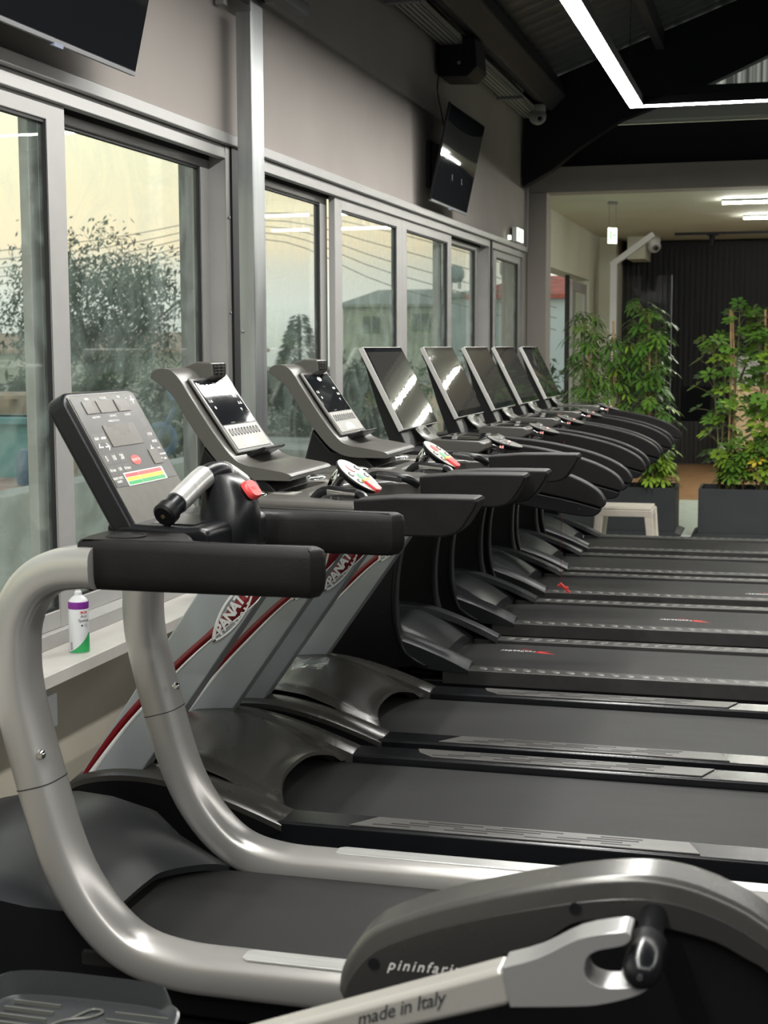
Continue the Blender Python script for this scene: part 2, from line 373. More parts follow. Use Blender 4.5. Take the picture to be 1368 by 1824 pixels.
# gable above the beam: black lower part, grey beam, pale corrugated sheet
struct(MB().box(-2.30, 8, 13.62, 13.7, 3.165, 3.53).build('wall_far', M['black_steel']))
struct(MB().box(-2.0, 8, 13.40, 13.62, 3.53, 3.64).build('trim_3', M['grey_beam'], bev=.006))
o = MB(); o.add([(-2.3, 13.66, 3.64), (8, 13.66, 3.64), (8, 13.66, 3.9), (2.9, 13.66, 5.75), (-2.3, 13.66, 3.85)], [(0, 1, 2, 3, 4)])
struct(o.build('wall_far', M['gable']))
# roof sheets (two slopes)
def roofz(x): return 3.80 + .365 * (x + 2.3) if x < 2.9 else 3.80 + .365 * 5.2 - .365 * (x - 2.9)
o = MB(); o.prism([(-2.5, roofz(-2.5)), (2.9, roofz(2.9)), (8.1, roofz(8.1)), (8.1, roofz(8.1) + .1), (2.9, roofz(2.9) + .1), (-2.5, roofz(-2.5) + .1)], -4.1, 13.68)
struct(o.build('ceiling', M['roof']))
# rafters
for yy in (1.2, 7.25, 13.2):
    o = MB()
    if yy > 13:
        pts = [(-2.28, 2.96), (-2.02, 3.10), (-1.79, 3.275), (-1.43, 3.50), (-.80, 3.72), (2.9, roofz(2.9) - .36), (2.9, roofz(2.9) - .02), (-2.28, roofz(-2.28) - .02)]
    else:
        pts = [(-2.2, 3.40), (-1.79, 3.56), (-.80, 3.92), (2.9, roofz(2.9) - .36), (2.9, roofz(2.9) - .02), (-2.2, roofz(-2.2) - .02)]
    o.prism(pts, yy - .07, yy + .07)
    o.prism([(2.9, roofz(2.9) - .36), (2.9, roofz(2.9) - .02), (8, roofz(8) - .02), (8, roofz(8) - .36)], yy - .07, yy + .07)
    struct(o.build('trim_4', M['black_steel']))
# purlins and eave gutter
for x in (-1.1, .7, 1.9, 3.9, 5.8):
    struct(MB().box(x - .035, x + .035, -4, 13.6, roofz(x) - .16, roofz(x) - .005).build('trim_5', M['roof_beam']))
o = MB(); o.prism([(-2.02, 3.60), (-1.90, 3.72), (-1.94, 3.86), (-2.10, 3.80), (-2.12, 3.63)], -4, 13.1)
struct(o.build('trim_6', M['roof_beam'], bev=.012))
# closing walls behind and to the right of the camera
struct(MB().box(-2.5, 8.1, -4.15, -4.0, 0, 5.8).build('wall_rear', M['dark_wall']))
struct(MB().box(8.0, 8.15, -4.15, 20.3, 0, 4.2).build('wall_right', M['dark_wall']))
# header trim ledge, its shadow groove and the end strip of the wall
o = MB(); o.box(-2.42, -2.272, .3, 13.38, 2.40, 2.445)
struct(o.build('trim_7', M['alu'], bev=.004))
struct(MB().box(-2.30, -2.272, 13.36, 13.395, 2.445, 3.45).build('trim_8', M['alu'], bev=.003))
# marble sill
o = MB(); o.box(-2.45, -2.12, -.5, 11.75, .527, .570)
struct(o.build('trim_18', M['sill'], bev=.004))

# --- windows
def frame_rect(o, x0, x1, y0, y1, z0, z1, w, wz=None):
    wz = wz or w
    o.box(x0, x1, y0, y0 + w, z0, z1); o.box(x0, x1, y1 - w, y1, z0, z1)
    o.box(x0, x1, y0 + w, y1 - w, z0, z0 + wz); o.box(x0, x1, y0 + w, y1 - w, z1 - wz, z1)
def bay(name, y0, y1, z0, sashes, ztop=2.40):
    fr = MB()
    fr.box(-2.46, -2.30, y0, y0 + .05, z0, ztop); fr.box(-2.46, -2.30, y1 - .05, y1, z0, ztop)
    fr.box(-2.46, -2.30, y0 + .05, y1 - .05, z0, z0 + .05)
    fr.box(-2.335, -2.30, y0 + .05, y1 - .05, ztop - .055, ztop)          # front lip of the head track
    fr.box(-2.46, -2.335, y0 + .05, y1 - .05, ztop - .03, ztop)
    rt = struct(fr.build(name, M['alu'], bev=.003))
    g = MB(); g.box(-2.385, -2.375, y0 + .05, y1 - .05, ztop - .06, ztop - .031)
    g.build('track_brush', M['gasket'], rt)
    for (a, b, tr, *sw) in sashes:
        sw = sw[0] if sw else .125
        x1, x0 = (-2.322, -2.358) if tr == 0 else (-2.378, -2.414)
        s = MB(); top = ztop - (.032 if tr else .052)
        frame_rect(s, x0, x1, a, b, z0 + .05, top, sw, .062)
        so = s.build('sash', M['alu'], rt, bev=.004)
        gk = MB(); frame_rect(gk, x0 + .008, x1 - .006, a + sw, b - sw, z0 + .112, top - .062, .010)
        gk.build('gasket', M['gasket'], so)
        pn = MB(); pn.box((x0 + x1) / 2 - .002, (x0 + x1) / 2 + .002, a + sw + .005, b - sw - .005, z0 + .117, top - .067)
        pn.build('pane', M['pane'], so)
    return rt
w = bay('window_1', .40, 5.99, .570, [(.46, 2.62, 1), (2.50, 4.535, 0), (4.385, 5.945, 1, .095)])
MB().lathe([(.006, 0), (.006, .006), (.002, .008)], (-2.300, 5.965, 2.1), 'X', 8).build('screw', M['steel'], w)
MB().lathe([(.006, 0), (.006, .006), (.002, .008)], (-2.300, 5.965, 1.7), 'X', 8).build('screw', M['steel'], w)
w = bay('window_2', 6.24, 11.75, .570, [(6.30, 7.62, 1), (7.58, 9.0, 0), (9.0, 10.42, 0), (10.22, 11.66, 1)])
struct(MB().box(-2.47, -2.29, 11.752, 11.80, 0, 2.40).build('trim_9', M['gasket']))
w = bay('window_3', 11.80, 13.32, .0, [(12.0, 13.27, 0)])
MB().box(-2.33, -2.31, 12.0, 12.03, .1, 2.2).build('pull_rail', M['brushed'], w)
# --- galvanised column and the black flashing beside it
struct(MB().box(-2.40, -2.292, 5.992, 6.24, 0, 2.40).build('trim_10', M['gasket']))
o = MB(); o.box(-2.225, -2.16, 5.885, 5.893, .0, 2.93); o.box(-2.168, -2.16, 5.893, 6.035, .0, 2.99); o.box(-2.225, -2.217, 5.893, 6.035, 0, 2.93); o.box(-2.217, -2.168, 6.027, 6.035, 0, 2.93)
c = struct(o.build('trim_11', M['steel'], bev=.002))
for z in (1.62, 1.0): MB().lathe([(.007, 0), (.007, -.006), (.003, -.009)], (-2.213, 5.885, z), 'Y', 8).build('screw', M['steel'], c)
o = MB(); o.box(-2.235, -2.15, 5.88, 6.04, 2.99, 3.60); o.box(-2.235, -2.06, 5.86, 6.06, 3.0, 3.05); o.box(-2.10, -2.04, 5.9, 6.3, 2.98, 3.04)
struct(o.build('trim_12', M['black_steel'], bev=.004))
struct(MB().box(-2.29, -2.25, 5.82, 5.86, 2.95, 3.5).build('trim_13', M['alu'], bev=.003))
# small white socket box under the sill
o = tag(MB().box(-2.23, -2.20, 4.00, 4.14, .36, .468).build('socket_box', M['canwhite'], bev=.004), 'small white socket box on the wall under the marble sill', 'socket box')

# --- annexe opening: folded back door leaf, frame
o = MB(); o.box(-2.37, -2.33, 16.40, 16.50, 0, 2.34)
struct(o.build('door_1', M['gasket']))
o = MB(); frame_rect(o, -2.40, -2.355, 16.9, 18.15, .0, 2.30, .11)
d = struct(o.build('door_2', M['alu'], bev=.004))
MB().box(-2.380, -2.376, 17.0, 18.05, .1, 2.2).build('pane', M['clear'], d)
# pilaster, white post and soffit in the far corner
struct(MB().box(-2.33, -2.12, 19.2, 20.0, 0, 2.94).build('trim_14', M['plaster_pale']))
struct(MB().box(-2.10, -2.02, 18.4, 18.52, 0, 2.56).build('trim_15', M['canwhite']))
o = MB(); o.obox((-1.84, 18.46, 2.73), (.5, 0, .36), (0, 1, 0), (-.36, 0, .5), .315, .05, .035)
struct(o.build('trim_16', M['canwhite']))
struct(MB().box(-1.98, -1.75, 19.2, 19.95, 2.66, 2.94).build('trim_17', M['plaster_pale']))

# =================================================================== TREADMILL A: silver tube frame
def soft(q, e=.62):
    c, s_ = math.cos(q), math.sin(q)
    return math.copysign(abs(c) ** e, c), math.copysign(abs(s_) ** e, s_)
def rot_dup(parent_parts): pass
T1Y = 3.27
t = root('treadmill', 'treadmill with thick silver tube side frames and upright membrane-key console, nearest of the row', 'treadmill', (0, T1Y, 0))
path = [(-1.40, 1.072), (-1.48, 1.072), (-1.55, 1.06), (-1.605, 1.025), (-1.642, .965), (-1.655, .89), (-1.648, .77), (-1.60, .575), (-1.545, .40), (-1.475, .285), (-1.385, .208), (-1.27, .178), (-1.12, .174), (-.9, .174), (-.4, .174), (.62, .174)]
def tube_part(sy, a, b, nm):
    pts = interp([(p[0], sy * .342, p[1]) for p in path], 5)[a:b]
    # cross-section: soft square with a raised ridge on the outer shoulder
    o = MB().tube(pts, .0475, n=24, ry=.058, sec=lambda q: soft(q, .60), up=(0, 1, 0))
    # tube() measures 'a' from up x tangent -> in the XZ plane; b -> along Y
    return o.build(nm, M['silver'], t, ang=50)
for sy in (-1, 1):
    up = tube_part(sy, 3, 36, 'upright_tube')
    lo = tube_part(sy, 35, 76, 'rail_tube')
    sp_ = interp([(p[0], sy * .342, p[1]) for p in path], 5)[35]; sq_ = interp([(p[0], sy * .342, p[1]) for p in path], 5)[36]; sd_ = (sq_ - sp_).normalized()
    MB().tube([sp_ - sd_ * .0012, sp_ + sd_ * .0012], .0484, n=24, ry=.0590, sec=lambda q: soft(q, .60), up=(0, 1, 0)).build('joint_seam', M['gasket'], lo)
    if sy < 0: MB().lathe([(.012, 0), (.012, sy * .004), (.007, sy * .010), (.0, sy * .010)], (-1.572 if sy < 0 else -1.56, sy * .394, .655), 'Y', 12).build('screw', M['chrome'], up)
    if sy > 0: MB().lathe([(.011, 0), (.011, -.004), (.006, -.009), (.0, -.009)], (-1.545, .298, .655), 'Y', 12).build('screw', M['chrome'], up)
    pad = MB(); pad.prism([(-1.10, -.028), (-1.115, -.018), (-1.115, .018), (-1.10, .028), (.45, .028), (.45, -.028)], .2195, .2250, 'Z')
    pad.xf(Matrix.Translation((0, sy * .349, 0))); pad.build('foot_pad', M['brushed'], t, bev=.002)
# deck, belt, motor hood
o = MB(); o.box(-1.55, .70, -.288, .288, .03, .148); o.build('deck', M['plastic_dk'], t, bev=.01)
o = MB(); o.box(-1.66, .66, -.290, .290, .12, .168); o.build('running_belt', M['belt'], t, bev=.012)
o = MB(); o.tube([(.70, -.30, .13), (.70, .30, .13)], .045, n=16); o.build('rear_roller_cover', M['plastic_dk'], t)
SK = []
def hood1():
    rows = []
    ys = [i / 12 for i in range(-12, 13)]
    xs = [-2.16, -2.14, -2.08, -1.98, -1.86, -1.76, -1.67, -1.60, -1.555, -1.525]
    zs = [.12, .24, .30, .325, .335, .328, .305, .268, .225, .190]
    for k, (x, z) in enumerate(zip(xs, zs)):
        row = []
        wd = .372 if x < -1.68 else .372 - (.088) * min(1, (x + 1.68) / .07)
        for yy in ys:
            e = abs(yy) ** 12
            flare = 0.13 * (max(0, abs(yy) - .35) / .65) ** 1.5 * max(0, (k - 5) / 4.0)     # rear edge sweeps back at both sides
            zz = z * (1 - .07 * e) + .02 * (1 - yy * yy)
            row.append((x + flare, yy * wd, max(zz, .10)))
        rows.append(row)
    o = MB(); o.grid(rows)
    for idx in (0, -1):
        top = [r[idx] for r in rows]; SK.append([top, [(p[0], p[1] * 1.01, .05) for p in top]])
    o.grid([rows[0], [(p[0], p[1], .05) for p in rows[0]]])
    o.grid([rows[-1], [(p[0] - .01, p[1], p[2] - .02) for p in rows[-1]]])
    return o
mh = hood1().build('motor_hood', M['hood_soft'], t, ang=60)
for g_ in SK: MB().grid(g_).build('hood_side', M['plastic_dk'], mh, ang=60)
# handrails (plan outline, z extrude)
plan = [(-1.505, -.245), (-1.50, -.19), (-1.465, -.165), (-1.33, -.165), (-1.285, -.20), (-1.255, -.255), (-1.21, -.292), (-.975, -.298), (-.945, -.305), (-.925, -.335), (-.945, -.365), (-1.0, -.372), (-1.44, -.372), (-1.485, -.352), (-1.505, -.31)]
def handrail1(sy):
    o = MB(); pts = [(x, y * -sy) for x, y in sm2(plan + [plan[0]], 3)[:-1]]
    n = len(pts); lv = []
    for z, sh in ((1.022, .030), (1.026, .014), (1.040, .003), (1.06, 0), (1.110, 0), (1.124, .004), (1.131, .016)):
        cx = sum(p[0] for p in pts) / n
        ring = []
        for i, (x, y) in enumerate(pts):
            a = Vector(pts[i - 1]); b = Vector(pts[(i + 1) % n]); d = (b - a); nn = Vector((d.y, -d.x)).normalized() * (-sy)
            if sy > 0: pass
            q = Vector((x, y)) + nn * sh * (1 if True else 1)
            zz = z
            if z > 1.09 and x < -1.25: zz += .004
            if z < 1.05: q.x += .0
            ring.append((q.x, q.y, zz))
        lv += ring
    k = 7
    o.add(lv, [(i * n + j, i * n + (j + 1) % n, (i + 1) * n + (j + 1) % n, (i + 1) * n + j) for i in range(k - 1) for j in range(n)] + [tuple(range(n)), tuple((k - 1) * n + j for j in range(n))])
    h = o.build('handrail', M['arm'], t, ang=60)
    MB().lathe([(.046, 0), (.046, .0025), (.041, .003), (.039, -.001), (.0, -.002)], (-1.41, sy * .275, 1.1335), 'Z', 28).build('cup_recess', M['rubber'], h)
    return h
for sy in (-1, 1): handrail1(sy)
# console: slab leaning toward the window
A = Vector((-1.422, 0, 1.140)); B = Vector((-1.600, 0, 1.452)); upv = (B - A).normalized(); nv = Vector((upv.z, 0, -upv.x)) # faces +x and up
CY = -.012
def cpt(y, s, d): return A + Vector((0, y + CY, 0)) + upv * s + nv * d
L = (B - A).length
hw = .192
o = MB(); cr_ = .035
outl = [(-hw, -.02), (hw, -.02)] + [(hw - cr_ + cr_ * math.cos(q), L - cr_ + cr_ * math.sin(q)) for q in [R(i * 15) for i in range(0, 7)]] + [(-hw + cr_ - cr_ * math.sin(q), L - cr_ + cr_ * math.cos(q)) for q in [R(i * 15) for i in range(0, 7)]]
n = len(outl)
o.add([cpt(y, s, 0) for y, s in outl] + [cpt(y, s, -.055) for y, s in outl], [tuple(range(n)), tuple(range(2 * n - 1, n - 1, -1))] + [(i, n + i, n + (i + 1) % n, (i + 1) % n) for i in range(n)])
cons = o.build('console', M['plastic'], t, bev=.012, seg=3)
def quad_on(o, y0, y1, s0, s1, d=.0006, r=0):
    o.add([cpt(y0, s0, d), cpt(y1, s0, d), cpt(y1, s1, d), cpt(y0, s1, d)], [(0, 1, 2, 3)]); return o
def slab_on(o, y0, y1, s0, s1, d0=0., d1=.001):
    v = [cpt(y, s, d) for d in (d0, d1) for y, s in ((y0, s0), (y1, s0), (y1, s1), (y0, s1))]
    return o.add(v, [(3, 2, 1, 0), (4, 5, 6, 7), (0, 1, 5, 4), (1, 2, 6, 5), (2, 3, 7, 6), (3, 0, 4, 7)])
slab_on(MB(), -.178, .178, .005, L - .015, 0, .0012).build('lower_fascia', mat('olive_grey_fascia', (.085, .08, .064), .42, var=.12, vscale=30), cons)
slab_on(MB(), -.172, .172, .105, L - .022, .001, .0022).build('overlay_panel', M['screen_matt'], cons)
for y0, y1, s0, s1 in ((-.155 + .03, -.06, .295, .328), (-.052, .035, .295, .328), (.045, .115, .295, .328), (-.085, .085, .205, .262), (.085, .135, .145, .185)): plab(slab_on(MB(), y0, y1, s0, s1, .0015, .0038).build('display_window', M['lcd'], cons), 'unlit brown display window')
ov = (lambda y, s: (cpt(y, s, .0024)))
def ctext(body, y, s, size, m=None, nm='lettering'):
    return text(nm, body, size * 1.25, (cpt(y, s, .0024), (0, 1, 0), upv), m or M['greytext'], cons, bold=size * .02)
for b_, y, s, z in (('SPEED', -.09, .334, .007), ('INCLINE', -.005, .334, .007), ('TIME', .08, .334, .007), ('HEART RATE', -.09, .285, .006), ('DISTANCE', 0, .285, .006), ('CALORIES', .08, .285, .006),
                    ('WORKOUT DATA', -.01, .272, .006), ('+', .15, .322, .034), ('-', .12, .332, .02), ('STOP', .145, .225, .009), ('MODE', .15, .205, .008), ('start', -.145, .232, .010), ('enter', -.110, .232, .010),
                    ('\u2190', -.145, .208, .024), ('\u2192', -.112, .208, .024), ('5', -.148, .178, .015), ('10', -.110, .178, .015), ('20', -.068, .178, .015), ('fit test', -.148, .148, .009), ('C/R', -.11, .148, .009), ('fit burn', -.070, .148, .009),
                    ('+', .115, .185, .028), ('-', .14, .160, .02), ('HEART RATE\nCHART', -.145, .122, .007), ('LEVEL', .155, .185, .006), ('PROGRAM', .158, .168, .006), ('USER', .158, .155, .006)):
    ctext(b_, y, s, z)
o = MB()
KM = mat('raised_membrane_key', (.085, .08, .072), .3)
for y, s in ((-.148, .178), (-.110, .178), (-.068, .178), (-.148, .148), (-.110, .148), (-.070, .148), (.14, .225), (.14, .322), (.145, .26), (-.145, .232), (-.11, .232)):
    slab_on(MB(), y - .016, y + .016, s - .012, s + .012, .0018, .0023).build('membrane_key', KM, cons)
pass
slab_on(MB(), -.108, .112, .103, .137, .0022, .0026).build('heart_chart', M['white'], cons)
for c0, mm, nm in ((.125, M['redbtn'], 'chart_band'), (.115, M['yellow'], 'chart_band'), (.105, M['green'], 'chart_band')):
    o = MB()
    slab_on(o, -.104, -.03, c0, c0 + .009, .0026, .0029)
    for k in range(12): slab_on(o, -.028 + k * .011, -.0185 + k * .011, c0, c0 + .0095, .0026, .0029)
    plab(o.build(nm, mm, cons), {.125: 'red', .115: 'yellow', .105: 'green'}[c0] + ' band of the heart rate chart')
o = MB(); o.add([cpt(-.005 + .026 * math.cos(q), .165 + .013 * math.sin(q), .0028) for q in [i * math.pi / 12 for i in range(24)]], [tuple(range(24))]); o.build('logo_badge', M['emblemred'], cons)
ctext('PANATTA', -.005, .165, .008, M['greytext'])
# reading ledge / tray under the console
o = MB(); o.prism([(-1.47, 1.150), (-1.44, 1.152), (-1.30, 1.146), (-1.262, 1.150), (-1.240, 1.138), (-1.238, 1.062), (-1.47, 1.05)], -.205, .185)
tr_ = o.build('console_base', M['plastic'], t, bev=.012, seg=3)
o = MB(); o.box(-1.41, -1.29, -.165, .03, 1.146, 1.1505); o.build('tray_mat', M['rail'], tr_, bev=.002)
text('lettering', 'Panatta', .018, ((-1.30, -.2065, 1.098), (1, 0, .12), (0, 0, 1)), M['greytext'], tr_, shear=.5)
o = MB(); o.box(-1.50, -1.38, -.19, .17, 1.03, 1.15); o.build('console_mount', M['plastic_dk'], t, bev=.01)
o = MB(); o.box(-1.44, -1.36, -.345, .345, 1.035, 1.085); o.build('cross_bar', M['plastic_dk'], t, bev=.01)
# sensor grip stalk with red stop button
o = MB()
secs = [(1.05, -1.33, -1.225, .075), (1.10, -1.335, -1.212, .080), (1.15, -1.335, -1.208, .076), (1.19, -1.335, -1.212, .062), (1.225, -1.333, -1.232, .052), (1.252, -1.328, -1.26, .044)]
ring = []
for z, xa, xb, w_ in secs:
    k = 20
    for j in range(k):
        q = 2 * math.pi * j / k; c, s_ = soft(q, .55); ring.append(((xa + xb) / 2 + (xb - xa) / 2 * c, .01 + w_ * s_, z))
k = 20; ns = len(secs)
o.add(ring, [(i * k + j, i * k + (j + 1) % k, (i + 1) * k + (j + 1) % k, (i + 1) * k + j) for i in range(ns - 1) for j in range(k)] + [tuple(range(k)), tuple((ns - 1) * k + j for j in range(k))])
st = o.build('grip_stalk', M['plastic'], t, ang=60)
bx, bn = Vector((-1.219, .012, 1.214)), Vector((.80, 0, .60)); bu = Vector((-.60, 0, .80))
o = MB(); vs = []
for d, e in ((0, 1), (.008, 1), (.014, .86)):
    for j in range(20):
        q = 2 * math.pi * j / 20; c, s_ = soft(q, .6); vs.append(bx + Vector((0, 1, 0)) * .034 * e * c + bu * .025 * e * s_ + bn * (d - .004))
o.add(vs, [(i * 20 + j, i * 20 + (j + 1) % 20, (i + 1) * 20 + (j + 1) % 20, (i + 1) * 20 + j) for i in range(2) for j in range(20)] + [tuple(range(40, 60))])
sb = o.build('stop_button', M['redbtn'], st, ang=40)
text('lettering', 'STOP', .014, (bx + bn * .0106, (0, 1, 0), bu), mat('faded_red_print', (.9, .25, .25), .4), sb)
top = [(-1.350, -.185, 1.178), (-1.338, -.13, 1.205), (-1.322, -.06, 1.240), (-1.312, -.02, 1.254), (-1.305, .02, 1.257), (-1.302, .06, 1.248), (-1.298, .13, 1.222), (-1.296, .19, 1.198)]
P = interp(top, 4)
o = MB().tube(P, .0245, n=16); gb = o.build('grip_bar', M['plastic'], st, ang=60)
for a, b in ((3, 11), (19, 26)): MB().tube(P[a:b], .0275, n=20).build('sensor_sleeve', M['brushed'], gb, ang=60)
for e0, e1 in ((P[0], P[1]), (P[-1], P[-2])):
    d = (e0 - e1).normalized(); MB().tube([e0 - d * .010, e0 + d * .012, e0 + d * .018], [.029, .029, .023], n=20).build('end_cap', M['plastic_dk'], gb, ang=40)
    MB().tube([e0 + d * .017, e0 + d * .0195], .005, n=10).build('end_screw', mat('brass_screw', (.35, .24, .15), .4, metal=.8), gb)
# front feet
for sy in (-1, 1):
    MB().lathe([(.03, 0), (.03, .02), (.015, .03), (.015, .06)], (-2.0, sy * .28, 0), 'Z', 14).build('foot', M['plastic_dk'], t)
    MB().lathe([(.03, 0), (.03, .02), (.015, .03), (.015, .06)], (.60, sy * .28, 0), 'Z', 14).build('foot', M['plastic_dk'], t)

# =================================================================== TREADMILL B: pale slanted uprights with red stripe
t = root('treadmill', 'treadmill with tall dark display hood on pale slanted uprights, nearer of the two red-striped machines', 'treadmill', (0, 4.31, 0), group=None)
TB = t
o = MB(); o.box(-2.06, .72, -.42, .42, .035, .150); o.build('deck_frame', M['plastic_dk'], t, bev=.008)
o = MB(); o.box(-1.62, .68, -.298, .298, .10, .172); o.build('running_belt', M['belt'], t, bev=.012)
o = MB(); o.box(.68, .78, -.42, .42, .05, .175); o.build('end_cap', M['plastic_dk'], t, bev=.02)
for sy in (-1, 1):
    a, b = sorted((sy * .305, sy * .425))
    o = MB(); o.box(-1.45, .72, a, b, .12, .196)
    r_ = o.build('side_rail', M['rail'], t, bev=.008)
    y0, y1 = (-.412, -.325) if sy < 0 else (.325, .412)
    o = MB(); yo, yi = (y0, y1) if sy < 0 else (y1, y0)
    o.prism([(-1.165, yo), (-1.150, (yo + yi) / 2), (-1.10, yi), (-.22, yi), (-.185, yo)] if sy > 0 else [(-1.10, yi), (-1.165, yo), (-.185, yo), (-.22, yi)], .196, .2005, 'Z')
    pl = o.build('foot_plate', M['plate'], t, bev=.0015)
    o = MB(); rnd = random.Random(3)
    for k, yy in enumerate((y0 + .018, y0 + .036, y0 + .053, y0 + .070)):
        x = -1.10 + .05 * k
        while x < -.36:
            l_ = rnd.uniform(.08, .20); o.box(x, min(x + l_, -.30), yy - .0034, yy + .0034, .2003, .2012); x += l_ + rnd.uniform(.05, .14)
    o.build('grip_slot', M['slot'], pl)
def ridge_prof(): return sm2([(-2.08, .20), (-2.03, .262), (-1.93, .295), (-1.80, .303), (-1.68, .288), (-1.55, .255), (-1.45, .222), (-1.365, .190)], 4)
def hoodz(x):
    pts = [(-2.08, .20), (-2.03, .275), (-1.93, .318), (-1.80, .330), (-1.68, .315), (-1.58, .280), (-1.50, .240), (-1.40, .195)]
    for (a, za), (b, zb) in zip(pts, pts[1:]):
        if x <= b: return za + (zb - za) * max(0, (x - a) / (b - a))
    return pts[-1][1]
rows = []
for i in range(25):
    u_ = i / 24; row = []
    for j in range(21):
        v_ = -1 + j / 10; y = v_ * .315
        xr = -1.465 + .085 * abs(v_) ** 3.0
        x = -2.07 + (xr + 2.07) * u_
        z = hoodz(x) + .010 * (1 - v_ * v_) - .018 * math.exp(-((abs(v_) - .93) / .06) ** 2) + (.014 if u_ > .97 else 0) * (1 - v_ * v_)
        row.append((x, y, z))
    rows.append(row)
o = MB(); o.grid(rows); o.grid([rows[-1], [(p[0] + .004, p[1], p[2] - .012) for p in rows[-1]], [(p[0] - .03, p[1], p[2] - .02) for p in rows[-1]]])
o.grid([rows[0], [(p[0], p[1], .05) for p in rows[0]]])
o.build('motor_hood', M['gloss_hood'], t, ang=40)
for sy in (-1, 1):
    rp = ridge_prof(); rows = []
    for (x, z) in rp:
        yi, yo = sy * .300, sy * .428
        rows.append([(x, yi, z - .03), (x, yi + sy * .006, z + .004), (x, yi + sy * .05, z + .012), (x, yo - sy * .012, z + .004), (x, yo, z - .006), (x, yo + sy * .001, z - .022)])
    o = MB(); o.grid(rows); o.grid([rows[-1], [(p[0], p[1], .165) for p in rows[-1]]]); o.grid([rows[0], [(p[0], p[1], .05) for p in rows[0]]])
    fh = o.build('hood_shoulder', M['gloss_hood'], t, ang=40)
    low = [(x, z - .020) for x, z in rp]
    pts = [(-2.07, .05), (-1.66, .05), (-1.50, .10), (-1.37, .165)] + low[::-1]
    a, b = sorted((sy * .40, sy * .4285)); o = MB(); o.prism(pts, a, b)
    o.build('side_cover', M['plastic_dk'], t, bev=.002)
    # slanted upright
    bl, br = Vector((-2.016, .27)), Vector((-1.826, .28)); tl, trr = Vector((-1.478, 1.06)), Vector((-1.275, 1.06))
    y0, y1 = sy * .359 - .038, sy * .359 + .038
    o = MB(); o.cur = 0
    n0 = len(o.f)
    o.prism([tuple(bl), tuple(br), tuple(trr), tuple(tl)], y0, y1)
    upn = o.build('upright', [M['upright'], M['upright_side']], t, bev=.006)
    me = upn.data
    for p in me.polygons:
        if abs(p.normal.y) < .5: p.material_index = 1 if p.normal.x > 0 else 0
    # outline helper in upright coordinates: s along length (0 bottom..1 top), w across 0..1
    def uq(s, w_): 
        l = bl.lerp(tl, s); r2 = br.lerp(trr, s); return l.lerp(r2, w_)
    fy = y0 - .0008 ; by = y1 + .0008
    up_c = [(0.0, 0.02), (.12, .03), (.25, .09), (.40, .25), (.50, .40), (.60, .58), (.70, .66), (.80, .74), (.90, .88), (1., 1.0)]
    lo_c = [(0.0, .10), (.12, .15), (.25, .24), (.40, .42), (.50, .56), (.60, .76), (.70, .97), (.80, 1.0), (.90, 1.0), (1., 1.0)]
    for yy, d in ((fy, -1),):
        a_ = [uq(s, w_) for s, w_ in sm2(up_c, 4)]; b_ = [uq(s, min(1, w_)) for s, w_ in sm2(lo_c, 4)]
        o = MB(); o.grid([[(p.x, yy, p.y) for p in a_], [(p.x, yy, p.y) for p in b_]])
        o.build('red_stripe', M['red'], upn, solid=.0006)
        c_ = [uq(s, min(1, w_ + .10 * (1 - s))) for s, w_ in sm2(lo_c, 4)]
        o = MB(); o.grid([[(p.x, yy, p.y) for p in b_[:26]], [(p.x, yy, p.y) for p in c_[:26]]])
        o.build('white_stripe', M['white'], upn, solid=.0006)
        dirv = Vector((tl.x - bl.x, 0, tl.y - bl.y)).normalized(); pv = Vector((-dirv.z, 0, dirv.x))
        cc = uq(.668, .73)
        C0 = Vector((cc.x, yy - .0012, cc.y)) ; ell = []
        o = MB()
        ro_, ri_ = [], []
        for j in range(40):
            q = 2 * math.pi * j / 40
            ca, sa = math.cos(q), math.sin(q); pw = 1.0
            # lens-shaped ring
            ly = .034 * sa * (1 - .35 * ca * ca); lx = .116 * ca
            th_ = 0.009 if sa > 0 else .005
            ro_.append(C0 + dirv * lx + pv * ly); ri_.append(C0 + dirv * lx * .93 + pv * (ly - math.copysign(th_, sa) if abs(sa) > .15 else ly * .3))
        o.add(ro_ + ri_, [(j, (j + 1) % 40, 40 + (j + 1) % 40, 40 + j) for j in range(40)])
        o.build('logo_ring', M['white'], upn, solid=.0004)
        text('lettering', 'PANATTA', .044, (C0 + dirv * .008 + pv * .002 + Vector((0, -.0006, 0)), dirv, pv), M['white'], upn, spacing=.90, extr=.0003, shear=.15, bold=.0018)
        text('lettering', 'SPORT', .014, (C0 - pv * .027 + dirv * .01 + Vector((0, -.0006, 0)), dirv, pv), M['white'], upn, spacing=2.2, extr=.0003, bold=.0006)
